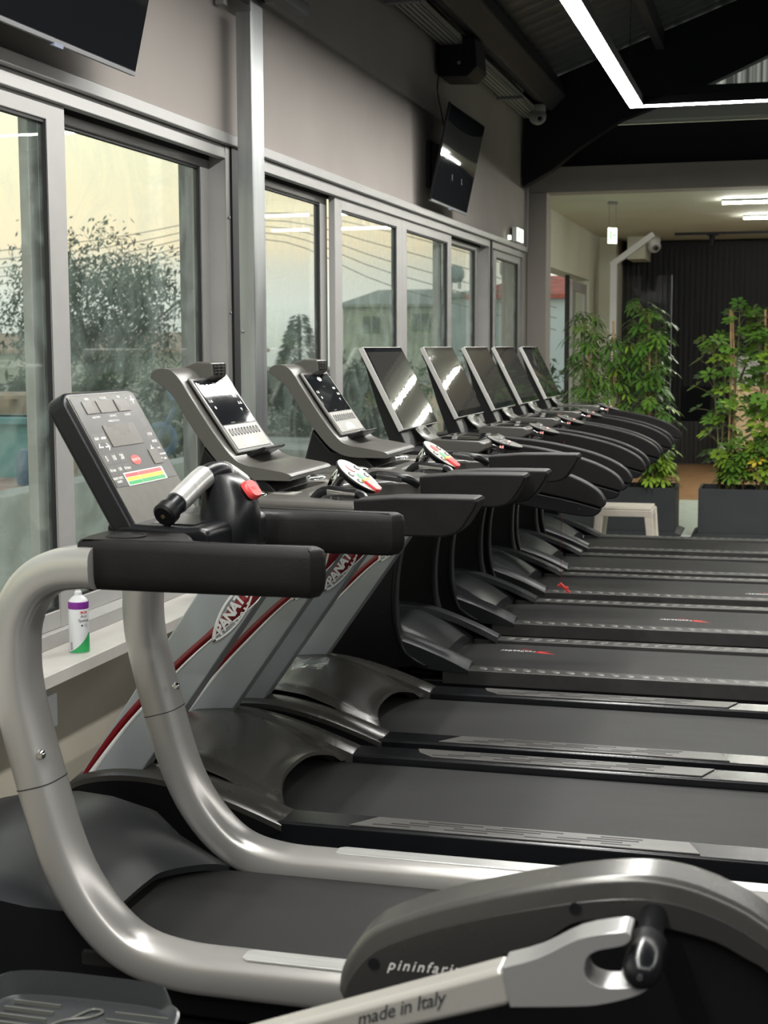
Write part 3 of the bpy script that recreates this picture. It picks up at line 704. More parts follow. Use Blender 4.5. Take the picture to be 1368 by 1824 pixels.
# console tray body: plan outline with a central notch, handrails at both sides
bodyplan = [(-1.66, -.20), (-1.60, -.42), (-1.13, -.432), (-1.13, -.322), (-1.22, -.31), (-1.28, -.245), (-1.335, -.20), (-1.36, -.12), (-1.365, 0), (-1.36, .12), (-1.335, .20), (-1.28, .245), (-1.22, .31), (-1.13, .322), (-1.13, .432), (-1.60, .42), (-1.66, .20)]
o = MB(); n = len(bodyplan); lv = []
for z, f in ((1.045, .0), (1.118, 0)):
    lv += [(x, y, z + (.0 if x > -1.5 else .012)) for x, y in bodyplan]
o.add(lv, [tuple(range(n)), tuple(range(2 * n - 1, n - 1, -1))] + [(i, n + i, n + (i + 1) % n, (i + 1) % n) for i in range(n)])
body = o.build('console_body', M['graphite'], t, bev=.014, seg=3)
for sy in (-1, 1):
    MB().lathe([(.060, 0), (.060, .006), (.055, .009), (.050, .006), (.050, -.004), (0, -.004)], (-1.505, sy * .285, 1.122), 'Z', 32).build('cup_ring', M['chrome'], body, ang=60)
    MB().lathe([(.050, .0), (.050, .004), (0, .004)], (-1.505, sy * .285, 1.1205), 'Z', 32).build('cup_hole', M['slot'], body, ang=40)
    MB().box(-1.46, -1.38, sy * .20 - .035, sy * .20 + .045, 1.120, 1.123).build('embossed_panel', M['keypad'], body)
    a, b = sorted((sy * .325, sy * .438)); o = MB()
    prof = [(-1.14, 1.132), (-1.02, 1.142), (-.90, 1.144), (-.800, 1.144), (-.790, 1.136), (-.800, 1.112), (-.832, 1.062), (-.852, 1.045), (-.885, 1.036), (-1.14, 1.034)]
    o.prism(prof, a, b); o.build('handrail', M['arm'], t, bev=.009, seg=3)
    # side sensor grip
    o = MB().tube(interp([(-1.31, sy * .265, 1.112), (-1.28, sy * .266, 1.138), (-1.22, sy * .268, 1.138), (-1.165, sy * .27, 1.128), (-1.14, sy * .30, 1.108)], 4), .0135, n=14); g = o.build('sensor_grip', M['plastic'], t, ang=60)
    MB().tube([(-1.265, sy * .267, 1.140), (-1.18, sy * .269, 1.131)], .0150, n=16).build('sensor_sleeve', M['chrome'], g, ang=60)
# floor of the notch and its stalk
o = MB(); o.box(-1.40, -1.16, -.27, .27, 1.045, 1.07); o.build('notch_floor', M['plastic_dk'], t, bev=.006)
o = MB().tube(interp([(-1.345, 0, 1.06), (-1.335, 0, 1.10), (-1.322, 0, 1.14), (-1.300, 0, 1.170)], 4), [.028] * 6 + [.030, .032, .034, .034, .034, .032, .028], n=20, ry=.022)
sk = o.build('control_stalk', M['chrome'], t, ang=60)
hd = Vector((-1.250, 0, 1.160)); ad = Vector((.80, 0, -.60)).normalized(); an = Vector((.60, 0, .80)).normalized()
def ctl(parent, hd, ad, an, L_=.082, W_=.050, red=True, sc=1.0, pad='keypad'):
    o = MB(); k = 28; vs = []
    for d, e in ((-.026, .55), (-.016, .85), (-.004, 1), (.0, .99)):
        for j in range(k):
            q = 2 * math.pi * j / k; vs.append(hd + ad * L_ * e * math.cos(q) + Vector((0, 1, 0)) * W_ * e * math.sin(q) + an * d)
    o.add(vs, [(i * k + j, i * k + (j + 1) % k, (i + 1) * k + (j + 1) % k, (i + 1) * k + j) for i in range(3) for j in range(k)] + [tuple(range(k)), tuple(range(3 * k, 4 * k))])
    h = o.build('control_head', M['plastic_dk'], parent, ang=50)
    def disc(c, a, b, d0, d1, m, nm, lab=None):
        o = MB(); vs = [hd + ad * (c[0] + a * math.cos(q)) + Vector((0, 1, 0)) * ((c[1] + b * math.sin(q)) * (1 if a > .05 else W_ / .055)) + an * d for d in (d0, d1) for q in [2 * math.pi * j / k for j in range(k)]]
        o.add(vs, [(j, (j + 1) % k, k + (j + 1) % k, k + j) for j in range(k)] + [tuple(range(k, 2 * k))])
        x = o.build(nm, m, h, ang=40)
        if lab: x['label'] = lab
    disc((0, 0), L_ * .98, W_ * .97, 0, .002, M[pad], 'keypad')
    disc((-.035, .0), .018, .013, .002, .004, M['redbtn'] if red else M['graphite'], 'key', 'red round key' if red else None)
    for c in ((-.012, -.033), (-.030, .032), (.022, -.030), (.008, .035)): 
        disc(c, .011, .009, .002, .0035, M['slot'], 'key', 'black round key'); disc(c, .0055, .0045, .0035, .004, M['greytext'], 'key_symbol')
    disc((.008, .0), .017, .010, .002, .0035, M['green'] if red else M['graphite'], 'key', 'green round key' if red else None)
    if red:
        o = MB(); vs = []
        for d in (-.008, .010):
            for c in ((.030, -.024), (.078, -.020), (.084, 0), (.078, .020), (.030, .024)): vs.append(hd + ad * c[0] * (L_ / .082) + Vector((0, c[1] * 1.5, 0)) + an * d)
        o.add(vs, [(0, 1, 2, 3, 4), (9, 8, 7, 6, 5)] + [(i, 5 + i, 5 + (i + 1) % 5, (i + 1) % 5) for i in range(5)])
        o.build('stop_key', M['redbtn'], h, bev=.004)
        o = MB(); o.obox(hd + ad * .026 + an * .004, ad, (0, 1, 0), an, .005, .034, .004); o.build('stop_key_edge', M['yellow'], h)
    return h
ctl(sk, hd, ad, an, L_=.080, W_=.092)
# display hood (side profile extruded)
outer = [(-1.845, 1.462), (-1.816, 1.443), (-1.790, 1.425), (-1.766, 1.398), (-1.704, 1.301), (-1.629, 1.207), (-1.579, 1.172), (-1.537, 1.160), (-1.471, 1.166)]
inner = [(-1.468, 1.186), (-1.537, 1.193), (-1.579, 1.214), (-1.636, 1.284), (-1.731, 1.418), (-1.760, 1.455), (-1.80, 1.478), (-1.835, 1.478)]
inner = [(-1.400, 1.170), (-1.415, 1.182), (-1.50, 1.197), (-1.545, 1.205), (-1.585, 1.228), (-1.640, 1.295), (-1.715, 1.405), (-1.745, 1.452), (-1.775, 1.484), (-1.815, 1.490), (-1.84, 1.478)]
outer = outer[:-1] + [(-1.48, 1.158), (-1.405, 1.158)]
outer_s = sm2(outer, 4); inner_s = sm2(inner, 4)
HB = .202
o = MB(); o.prism(outer_s + inner_s, -HB, HB)
dh = o.build('display_hood', M['graphite'], t, bev=.010, seg=3, ang=30)
# glass display in the sloping face
Sa = Vector((-1.593, 0, 1.240)); Sb = Vector((-1.737, 0, 1.447)); su = (Sb - Sa).normalized(); sn = Vector((su.z, 0, -su.x)); SL = (Sb - Sa).length
def spt(y, s, d): return Sa + Vector((0, y, 0)) + su * s + sn * d
def sslab(o, y0, y1, s0, s1, d0, d1, chop=0):
    v = [spt(y, s, d) for d in (d0, d1) for y, s in ((y0, s0), (y1, s0), (y1, s1), (y0, s1))]
    return o.add(v, [(3, 2, 1, 0), (4, 5, 6, 7), (0, 1, 5, 4), (1, 2, 6, 5), (2, 3, 7, 6), (3, 0, 4, 7)])
off = .004
sslab(MB(), -.160, .160, -.012, SL + .012, off - .006, off + .004).build('display_bezel', M['graphite'], dh, bev=.006)
gs = sslab(MB(), -.142, .142, .088, SL, off + .003, off + .006).build('display_glass', M['screen'], dh, bev=.006)
ks = sslab(MB(), -.142, .142, 0, .086, off + .003, off + .006).build('keypad_strip', M['keypad'], dh, bev=.003)
for k in range(10):
    y = -.118 + k * .026
    o = MB(); vs = []
    for rr_, d in ((1, 0), (1, .001), (.62, .001)):
        for j in range(16):
            q = 2 * math.pi * j / 16; vs.append(spt(y + .0085 * rr_ * math.cos(q), .060 + .014 * rr_ * math.sin(q), off + .006 + d))
    o.add(vs, [(i * 16 + j, i * 16 + (j + 1) % 16, (i + 1) * 16 + (j + 1) % 16, (i + 1) * 16 + j) for i in range(2) for j in range(16)])
    o.build('number_key', M['plastic_dk'], ks, ang=40)
o = MB(); o.add([spt(-.005 + .055 * math.cos(q), .008 + .030 * math.sin(q), off + .0066) for q in [math.pi * j / 14 for j in range(15)]], [tuple(range(15))]); o.build('dial_print', M['brushed'], ks)
o = MB(); o.add([spt(.0 + .022 * math.cos(q), SL - .022 + .010 * math.sin(q), off + .0064) for q in [2 * math.pi * j / 20 for j in range(20)]], [tuple(range(20))]); o.build('logo_badge', M['greytext'], gs)
for y, s, b_ in ((-.115, .175, '\u2302 \u25b2'), (.10, .185, '\u25cf \u25cf'), (.11, .160, '\u25b2 \u25b2'), (-.11, .150, '\u25cf'), (.09, .135, '\u25bc'), (.0, .20, '. . . .'), (-.05, .095, '- - - -')):
    text('display_symbol', b_, .014, (spt(y, s, off + .0064), (0, 1, 0), su), M['greytext'], gs)
o = MB(); o.prism([(-1.598, 1.212), (-1.575, 1.214), (-1.525, 1.240), (-1.520, 1.248), (-1.530, 1.250), (-1.590, 1.226)], -.08, .105)
o.build('book_ledge', M['plastic_dk'], dh, bev=.004)
# fan housing with grille
o = MB(); o.prism([(-1.835, 1.474), (-1.80, 1.496), (-1.765, 1.508), (-1.712, 1.506), (-1.708, 1.462), (-1.745, 1.44)], -.035, .080)
fh = o.build('fan_housing', M['graphite'], dh, bev=.006)
o = MB(); o.box(-1.711, -1.7065, -.026, .071, 1.466, 1.501); fg = o.build('fan_opening', M['slot'], fh)
o = MB()
for k in range(1, 4): o.box(-1.708, -1.703, -.026, .071, 1.466 + k * .0088 - .001, 1.466 + k * .0088 + .001)
for k in range(1, 3): o.box(-1.708, -1.703, -.026 + k * .032 - .001, -.026 + k * .032 + .001, 1.466, 1.501)
o.build('fan_grille', M['graphite'], fh)
# neck pieces under the hood
o = MB(); o.prism([(-1.73, 1.12), (-1.66, 1.04), (-1.50, 1.04), (-1.45, 1.12), (-1.50, 1.17), (-1.62, 1.18), (-1.69, 1.26)], -.17, .17)
o.build('hood_neck', M['plastic_dk'], t, bev=.01)
o = MB(); o.box(-1.55, -1.30, -.34, .34, .985, 1.05); o.build('cross_beam', M['red'], t, bev=.006)
for sy in (-1, 1):
    for x in (-1.98, .62): MB().lathe([(.03, 0), (.03, .02), (.015, .025), (.015, .05)], (x, sy * .36, 0), 'Z', 14).build('foot', M['plastic_dk'], t)
t2 = copy_tree(TB); t2.location = (.045, 5.24, 0)
t2['label'] = 'treadmill with tall dark display hood on pale slanted uprights, farther of the two red-striped machines'

# =================================================================== TREADMILL C: wide monitor, curved arms
t = root('treadmill', 'black treadmill with wide tilted monitor, nearest of the five monitor machines', 'treadmill', (0, 6.40, 0), group=None)
TC = t
o = MB(); o.box(-2.0, .75, -.375, .375, .02, .135); o.build('deck_frame', M['plastic_dk'], t, bev=.008)
o = MB(); o.box(-1.55, .70, -.275, .275, .10, .172); bl_ = o.build('running_belt', M['belt'], t, bev=.010)
for sy in (-1, 1):
    a, b = sorted((sy * .285, sy * .382)); o = MB(); o.box(-1.38, .75, a, b, .12, .186)
    rl = o.build('side_rail', M['dotrail'], t, bev=.005)
    o = MB(); k = 0; x = -1.21
    while x < .70:
        cx_, cy_ = x, sy * .335
        vs = []
        for d, e in ((0, 1), (.0022, .85)):
            for j in range(12):
                q = 2 * math.pi * j / 12; px_, py_ = .0185 * e * math.cos(q), .0235 * e * math.sin(q)
                vs.append((cx_ + px_ + sy * .35 * py_, cy_ + py_, .1858 + d))
        o.add(vs, [(j, (j + 1) % 12, 12 + (j + 1) % 12, 12 + j) for j in range(12)] + [tuple(range(12, 24))]); x += .062
    d_ = o.build('grip_dots', M['dot'], rl, ang=40); d_['kind'] = 'stuff'
    o = MB(); x = -1.02
    while x < .6:
        for yy in (.300, .372): o.lathe([(.0035, 0), (.0035, .001), (.0, .0015)], (x, sy * yy, .186), 'Z', 8)
        x += .37
    o.build('rail_screws', M['chrome'], rl)
# hood
def hz(x):
    pts = [(-2.06, .10), (-2.02, .24), (-1.90, .318), (-1.75, .338), (-1.62, .325), (-1.50, .275), (-1.40, .212), (-1.385, .20)]
    for (a, za), (b, zb) in zip(pts, pts[1:]):
        if x <= b: return za + (zb - za) * max(0, (x - a) / (b - a))
    return pts[-1][1]
rows = []
for i in range(25):
    u_ = i / 24; row = []
    for j in range(21):
        v_ = -1 + j / 10; xr = -1.405 + .02 * (abs(v_) > .55) * (abs(v_) - .55) / .45; x = -2.05 + (xr + 2.05) * u_
        row.append((x, v_ * .285, hz(x) + .012 * (1 - v_ * v_) - .022 * math.exp(-((abs(v_) - .86) / .10) ** 2) * min(1, u_ * 1.6)))
    rows.append(row)
o = MB(); o.grid(rows); o.grid([rows[-1], [(p[0] + .002, p[1], .165) for p in rows[-1]]]); o.grid([rows[0], [(p[0], p[1], .03) for p in rows[0]]])
o.build('motor_hood', M['hood_soft'], t, ang=40)
for sy in (-1, 1):
    rp = sm2([(-2.05, .12), (-2.01, .25), (-1.90, .315), (-1.75, .335), (-1.60, .322), (-1.48, .288), (-1.36, .242), (-1.265, .198)], 4); rows = []
    for (x, z) in rp:
        yi, yo = sy * .268, sy * .384
        rows.append([(x, yi, z - .025), (x, yi + sy * .006, z + .002), (x, yi + sy * .055, z + .010), (x, yo - sy * .012, z - .004), (x, yo, z - .016)])
    o = MB(); o.grid(rows); o.grid([rows[-1], [(p[0], p[1], .15) for p in rows[-1]]]); o.grid([rows[0], [(p[0], p[1], .03) for p in rows[0]]])
    o.build('hood_shoulder', M['hood_soft'], t, ang=40)
    a, b = sorted((sy * .362, sy * .3845)); o = MB(); o.prism([(-2.05, .03), (-1.66, .10), (-1.55, .195), (-1.42, .178), (-1.265, .168)] + [(x, z - .014) for x, z in rp][::-1], a, b); o.build('side_cover', M['hood_soft'], t, bev=.002)
    # C-shaped side pillar
    rear = sm2([(-1.43, 1.05), (-1.50, .90), (-1.56, .74), (-1.592, .58), (-1.597, .44), (-1.585, .34), (-1.55, .25), (-1.46, .195)], 4)
    front = sm2([(-1.64, .17), (-1.86, .20), (-1.84, .34), (-1.84, .60), (-1.84, .80), (-1.80, 1.05)], 4)
    a, b = sorted((sy * .350, sy * .392)); o = MB(); o.prism(rear + front, a, b)
    pz = o.build('side_pillar', M['plastic_dk'], t, bev=.006)
    o = MB(); o.grid([[(x, sy * .330, z) for x, z in rear], [(x + .014, sy * .342, z) for x, z in rear], [(x + .014, sy * .390, z) for x, z in rear], [(x, sy * .398, z) for x, z in rear]])
    o.build('pillar_trim', M['plastic'], pz, ang=40, solid=.004)
    for (x, z) in ((-1.80, .40), (-1.64, .42), (-1.66, .66), (-1.58, .92), (-1.80, .66)): MB().lathe([(.005, 0), (.005, sy * .002), (0, sy * .003)], (x, sy * .392, z), 'Y', 8).build('pillar_screw', M['slot'], pz)
    # curved arm: padded upper part, groove, lower shell
    topc = sm2([(-1.52, 1.118), (-1.40, 1.118), (-1.25, 1.106), (-1.10, 1.088), (-.96, 1.060), (-.86, 1.032), (-.78, .998), (-.725, .962), (-.698, .925)], 4)
    midr = [(-.697, .905), (-.705, .893)]
    a, b = sorted((sy * .318, sy * .400)); o = MB(); o.prism(topc + midr + sm2([(-.83, .925), (-1.0, .957), (-1.2, .987), (-1.52, .997)], 3), a, b)
    o.build('arm_pad', M['arm'], t, bev=.016, seg=4)
    o = MB(); o.prism(sm2([(-1.52, .992), (-1.2, .982), (-1.0, .952), (-.83, .920), (-.712, .889)], 3) + sm2([(-.720, .870), (-.745, .858), (-.80, .858), (-.90, .873), (-1.05, .898), (-1.2, .922), (-1.35, .94), (-1.52, .945)], 3), a + .004, b - .004)
    ls = o.build('arm_shell', M['plastic_dk'], t, bev=.006, seg=2)
    MB().lathe([(.006, 0), (.006, sy * .003), (0, sy * .004)], (-.80, sy * .396, .886), 'Y', 10).build('arm_screw', M['slot'], ls)
# console body and tray
o = MB(); o.prism([(-1.80, 1.02), (-1.78, 1.10), (-1.60, 1.125), (-1.46, 1.110), (-1.25, 1.085), (-1.23, 1.06), (-1.26, 1.02), (-1.45, .96), (-1.7, .95)], -.33, .33)
cb = o.build('console_body', M['plastic_dk'], t, bev=.02, seg=3)
o = MB(); o.prism([(-1.48, 1.118), (-1.47, 1.150), (-1.455, 1.158), (-1.25, 1.152), (-1.228, 1.142), (-1.225, 1.115), (-1.25, 1.100), (-1.46, 1.100)], -.25, .25)
ty = o.build('media_tray', M['graphite'], t, bev=.007, seg=3)
o = MB(); o.box(-1.45, -1.25, -.235, -.04, 1.153, 1.158); o.box(-1.45, -1.25, .04, .235, 1.153, 1.158); o.build('tray_lid', M['screen'], ty, bev=.003)
# monitor: thin slab
Ma = Vector((-1.562, 0, 1.200)); Mb_ = Vector((-1.742, 0, 1.553)); mu = (Mb_ - Ma).normalized(); mn = Vector((mu.z, 0, -mu.x)); ML = (Mb_ - Ma).length
def mpt(y, s, d): return Ma + Vector((0, y, 0)) + mu * s + mn * d
def mslab(y0, y1, s0, s1, d0, d1, o=None):
    o = o or MB(); v = [mpt(y, s, d) for d in (d0, d1) for y, s in ((y0, s0), (y1, s0), (y1, s1), (y0, s1))]
    return o.add(v, [(3, 2, 1, 0), (4, 5, 6, 7), (0, 1, 5, 4), (1, 2, 6, 5), (2, 3, 7, 6), (3, 0, 4, 7)])
mon = mslab(-.322, .322, 0, ML, -.024, 0).build('monitor', M['lightrail'], t, bev=.003)
mslab(-.318, .318, .004, ML - .004, -.0005, .0016).build('monitor_bezel', M['screen'], mon, bev=.001)
mslab(-.300, .300, .036, ML - .026, .0015, .0020).build('screen', mat('switched_off_screen', (.035, .035, .033), .02, spec=.45, rvar=.005, bump=.05, bscale=30), mon)
mslab(-.30, .30, .03, ML - .03, -.034, -.023).build('monitor_back', M['plastic_dk'], mon, bev=.004)
o = MB(); o.prism([(-1.735, 1.46), (-1.715, 1.47), (-1.55, 1.12), (-1.50, 1.06), (-1.60, 1.06), (-1.68, 1.28)], -.30, -.10)
o.prism([(-1.735, 1.46), (-1.715, 1.47), (-1.55, 1.12), (-1.50, 1.06), (-1.60, 1.06), (-1.68, 1.28)], .10, .30)
o.build('monitor_brace', M['plastic_dk'], t, bev=.005)
o = MB(); rows = []
for x, z, w_ in ((-1.590, 1.225, .095), (-1.566, 1.185, .095), (-1.540, 1.158, .10), (-1.51, 1.140, .115), (-1.475, 1.130, .14), (-1.45, 1.126, .17)):
    rows.append([(x, -w_, z), (x + .004, -w_ * .5, z + .003), (x + .005, 0, z + .004), (x + .004, w_ * .5, z + .003), (x, w_, z)])
o.grid(rows); nk = o.build('monitor_neck', M['neck'], t, ang=50, solid=.006)
o = MB(); o.add([(-1.527 + .0, 0, 1.168)], []); 
nd = Vector((.72, 0, .69)); nu_ = Vector((-.69, 0, .72)); ncp = Vector((-1.545, .0, 1.172))
vs = []; 
for rr_, d in ((1, 0), (1, .004), (.74, .004), (.74, 0)):
    for j in range(24):
        q = 2 * math.pi * j / 24; vs.append(ncp + Vector((0, 1, 0)) * .026 * rr_ * math.cos(q) + nu_ * .020 * rr_ * math.sin(q) + nd * (d + .008))
o = MB(); o.add(vs, [(i * 24 + j, i * 24 + (j + 1) % 24, (i + 1) * 24 + (j + 1) % 24, (i + 1) * 24 + j) for i in range(3) for j in range(24)])
o.build('emblem_ring', M['chrome'], nk, ang=40)
text('lettering', 'rl', .036, (ncp + nd * .013, (0, 1, 0), nu_), M['chrome'], nk, extr=.0015, shear=.3)
# control head: flat oval
sk = MB().tube([(-1.27, 0, 1.09), (-1.245, 0, 1.125)], .026, n=16, ry=.05).build('control_stalk', M['chrome'], t, ang=60)
ad3 = Vector((.955, 0, -.297)).normalized(); an3 = Vector((.297, 0, .955))
h3 = ctl(sk, Vector((-1.183, 0, 1.134)), ad3, an3, L_=.082, W_=.095, red=False, pad='neck')
o = MB(); o.obox(Vector((-1.225, 0, 1.128)) - an3 * .012, ad3, (0, 1, 0), an3, .055, .07, .014); o.build('head_body', M['chrome'], h3, bev=.006)
text('led_digits', '8:8', .016, (Vector((-1.180, -.098, 1.118)), (1, 0, 0), (0, 0, 1)), M['redled'], h3)
text('led_digits', '08.0', .022, (Vector((-1.160, -.03, 1.134)) + an3 * .004, (0, 1, 0), -ad3), M['redled'], h3)
for sy in (-1, 1):
    for x in (-1.92, .66): MB().lathe([(.03, 0), (.03, .012), (.015, .016), (.015, .03)], (x, sy * .32, 0), 'Z', 14).build('foot', M['plastic_dk'], t)
names = [(7.50, 'black treadmill with wide tilted monitor, second nearest of the five monitor machines'),
         (8.47, 'black treadmill with wide tilted monitor, middle one of the five monitor machines'),
         (9.36, 'black treadmill with wide tilted monitor, fourth of the five monitor machines'),
         (10.34, 'black treadmill with wide tilted monitor, farthest, beside the ivory stool')]
allC = [TC]
for y, lab in names:
    c = copy_tree(TC); c.location = (0, y, 0); c['label'] = lab; allC.append(c)
for o_ in [TB, t2]: o_['group'] = 'red-striped treadmills'
for o_ in allC: o_['group'] = 'monitor treadmills'
# printed brand marks on the belts of three of them
for c, x in ((allC[0], -1.09), (allC[1], -.45), (allC[2], -.05)):
    bl_ = [k for k in c.children if k.name.startswith('running_belt')][0]
    yy = {0: .13, 1: -.02, 2: -.09}[allC.index(c)]
    o = MB(); z = .1725
    o.add([(x + .10, yy + .02, z), (x + .02, yy - .015, z), (x + .055, yy - .03, z), (x + .13, yy - .045, z), (x + .075, yy - .01, z), (x + .03, yy + .005, z)], [(0, 1, 5), (1, 2, 4, 5), (2, 3, 4)])
    o.add([(x + .03, yy + .028, z), (x - .05, yy + .028, z), (x - .03, yy + .036, z)], [(0, 1, 2)])
    o.build('brand_mark', M['redbtn'], bl_)
    text('lettering', 'realleader', .040, ((x + .03, yy - .005, z), (-1, 0, 0), (0, -1, 0)), M['white'], bl_, align='LEFT')
# red safety clip on its cord, hanging from the second monitor machine
cl = root('safety_clip', 'small red safety clip hanging on a thin red cord between two treadmills', 'clip', (-1.07, 7.50, .31))
o = MB(); o.obox((0, 0, 0), (.7, .1, -.7), (0, 1, 0), (.7, 0, .7), .035, .010, .006); o.obox((-.008, 0, .006), (.95, .1, -.25), (0, 1, 0), (.25, 0, .95), .028, .009, .005)
o.build('clip_jaw', M['redbtn'], cl, bev=.002)
MB().tube(interp([(-.02, 0, .03), (-.02, 0, .3), (-.01, 0, .76)], 4), .0011, n=6).build('cord', M['red'], cl)
# crumpled clear film on the hood of the farther striped machine
fl = MB(); rows = []; rnd = random.Random(5)
for i in range(7): rows.append([(-1.80 + i * .026 + rnd.uniform(-.006, .006), 5.12 + j * .028 + rnd.uniform(-.006, .006), .352 + rnd.uniform(0, .022)) for j in range(7)])
fl.grid(rows); tag(fl.build('plastic_film', M['film'], ang=20), 'crumpled scrap of clear plastic film lying on a glossy treadmill hood', 'plastic film')

# =================================================================== CROSS TRAINER in the foreground
t = root('cross_trainer', 'dark grey cross trainer in the foreground with pale crank arm and black pedal', 'cross trainer', (0, 2.0, 0))
near = [(-.600, .625), (-.598, .648), (-.590, .672), (-.575, .697), (-.549, .724), (-.506, .746), (-.455, .767), (-.372, .794), (-.290, .816), (-.227, .830), (-.172, .837), (-.133, .836), (-.094, .829), (-.048, .813), (-.004, .789), (.06, .735), (.12, .65), (.17, .55), (.20, .44)]
nearS = sm2(near, 2)
arch = sm2([(.12, .44), (.09, .56), (.04, .67), (-.001, .723), (-.029, .739), (-.071, .759), (-.126, .770), (-.186, .778), (-.224, .774), (-.263, .764), (-.30, .735), (-.38, .685), (-.47, .645), (-.545, .610), (-.590, .605)], 3)
o = MB()
pts = nearS + arch; n = len(pts)
ya, yb = -.055, .03
def inset(P, d):
    out = []; k = len(P)
    for i in range(k):
        a = Vector(P[i - 1]); b = Vector(P[(i + 1) % k]); e = (b - a).normalized(); out.append((P[i][0] - (-e.y) * d * -1 * -1, P[i][1] - (e.x) * d))
    return out
o.prism(pts, ya, yb)
sh = o.build('flywheel_shell', M['ell_shell'], t, bev=.022, seg=5)
o = MB(); o.prism([(p[0] * .985 - .003, p[1] - .030) for p in nearS] + [(p[0], p[1] - .002) for p in arch], ya - .003, ya + .02); sf = o.build('side_fascia', M['ell_side'], t, bev=.006, seg=3)  # side face of the shell, its shading carried by the darker colour
for u_, z in ((-.258, .786), (-.545, .676)):
    MB().lathe([(.0085, -.0045), (.0085, -.006), (.0055, -.006), (.0055, -.001), (0, -.001)], (u_, ya, z), 'Y', 16).build('screw_hole', M['rail'], sf, ang=40)
o = MB(); o.prism([(-.36, .695), (-.30, .735), (-.24, .765), (-.12, .775), (0, .72), (.08, .60), (.14, .44), (.14, .06), (-.52, .06), (-.56, .30), (-.50, .60)], -.020, .025)
o.build('drive_housing', M['plastic_dk'], t, bev=.01)
text('lettering', 'pininfarina', .022, ((-.525, ya - .0042, .676), (1, 0, .03), (0, 0, 1)), M['greytext'], sf, align='LEFT', shear=.35, spacing=1.25)
# crank arm: bar and forked end
ay0, ay1 = -.235, -.185
ang_ = math.atan2(.793 - .658, .354)
bar = MB(); bar.prism([(-1.15, .450), (-.70, .624), (-.325, .768), (-.314, .718), (-.517, .648), (-.69, .585), (-1.15, .410)], ay0, ay1)
armp = bar.build('crank_arm', M['arm_metal'], t, bev=.010, seg=3)
fk = sm2([(-.327, .768), (-.281, .786), (-.231, .816), (-.183, .830), (-.168, .830), (-.166, .822), (-.176, .813), (-.205, .804), (-.218, .795), (-.222, .785), (-.222, .773), (-.215, .762), (-.199, .757), (-.175, .759), (-.148, .765), (-.145, .760), (-.161, .749), (-.195, .736), (-.23, .728), (-.316, .717)], 3)
o = MB(); o.prism(fk, ay0 - .001, ay1 + .001); o.build('crank_fork', M['fork'], armp, bev=.009, seg=3)
bd = Vector((.354, 0, .135)).normalized()
text('lettering', 'made in Italy', .026, ((-.462, ay0 - .0008, .697), bd, (-bd.z, 0, bd.x)), M['ink'], armp, align='CENTER', shear=.5, spacing=.95)
pin = MB(); pin.lathe([(0, -.258), (.010, -.257), (.019, -.250), (.024, -.238), (.028, -.165), (.018, -.155), (.018, -.02)], (-.152, 0, .785), 'Y', 24); pn_ = pin.build('crank_pin', M['rail'], t, ang=60)
MB().lathe([(.004, -.261), (.004, -.255), (0, -.2615)], (-.152, 0, .785), 'Y', 12).build('pin_screw', M['chrome'], pn_)
# pedal: tray with raised rim
def pedal(cx_, cy_, cz_):
    outl = sm2([(-.20, -.07), (-.17, -.088), (0, -.092), (.13, -.088), (.165, -.07), (.172, 0), (.165, .06), (.11, .088), (0, .095), (-.12, .095), (-.19, .075), (-.205, 0), (-.20, -.07)], 4)[:-1]
    k = len(outl); vs = []
    for z, sc in ((-.030, .86), (-.012, .98), (0.030, 1.0), (.032, .97), (.006, .92), (.002, .85)):
        for x, y in outl:
            zz = z
            if z > .02: zz += .018 * max(0, y / .095) + (-.028 if x > .13 else 0)
            vs.append((cx_ + x * sc, cy_ + y * sc, cz_ + zz + .06 * x * .3))
    o = MB(); o.add(vs, [(i * k + j, i * k + (j + 1) % k, (i + 1) * k + (j + 1) % k, (i + 1) * k + j) for i in range(5) for j in range(k)] + [tuple(range(k)), tuple(range(5 * k, 6 * k))])
    p = o.build('pedal', M['pedal'], t, ang=50)
    for m_ in range(5):
        for (xa, xb) in ((-.17, -.06), (.03, .15)):
            y = -.062 + m_ * .028; MB().box(cx_ + xa + m_ * .004, cx_ + xb, cy_ + y - .0018, cy_ + y + .0018, cz_ + .0, cz_ + .0072).build('tread_rib', M['neck'], p)
    o = MB().tube(interp([(cx_ - .06, cy_ - .05, cz_ + .003), (cx_ - .03, cy_, cz_ + .005), (cx_ + .01, cy_ + .02, cz_ + .006), (cx_ + .025, cy_ + .045, cz_ + .007), (cx_ + .0, cy_ + .05, cz_ + .006), (cx_ - .02, cy_ + .01, cz_ + .005)], 4), .0022, n=6)
    o.build('embossed_mark', M['neck'], p)
    return p
pedal(-1.165, .235, .372)
o = MB(); o.prism([(-1.16, .36), (-1.0, .37), (-.93, .375), (-.88, .36), (-.84, .31), (-1.0, .30), (-1.16, .31)], .20, .25); o.build('pedal_link', M['plastic_dk'], t, bev=.01)
o = MB(); o.box(-1.15, -1.0, -.20, .24, .33, .36); o.build('pedal_bracket', M['plastic_dk'], t, bev=.008)
# far side pedal arm and base frame standing on the floor
o = MB(); o.box(-1.9, .25, -.03, .05, .05, .12); o.build('base_rail', M['plastic_dk'], t, bev=.01)
for x in (-1.85, .15): MB().box(x - .04, x + .04, -.26, .28, .0, .06).build('stabiliser', M['plastic_dk'], t, bev=.015)
MB().box(-1.16, -1.08, -.03, .05, .11, .34).build('pedal_post', M['plastic_dk'], t, bev=.01)

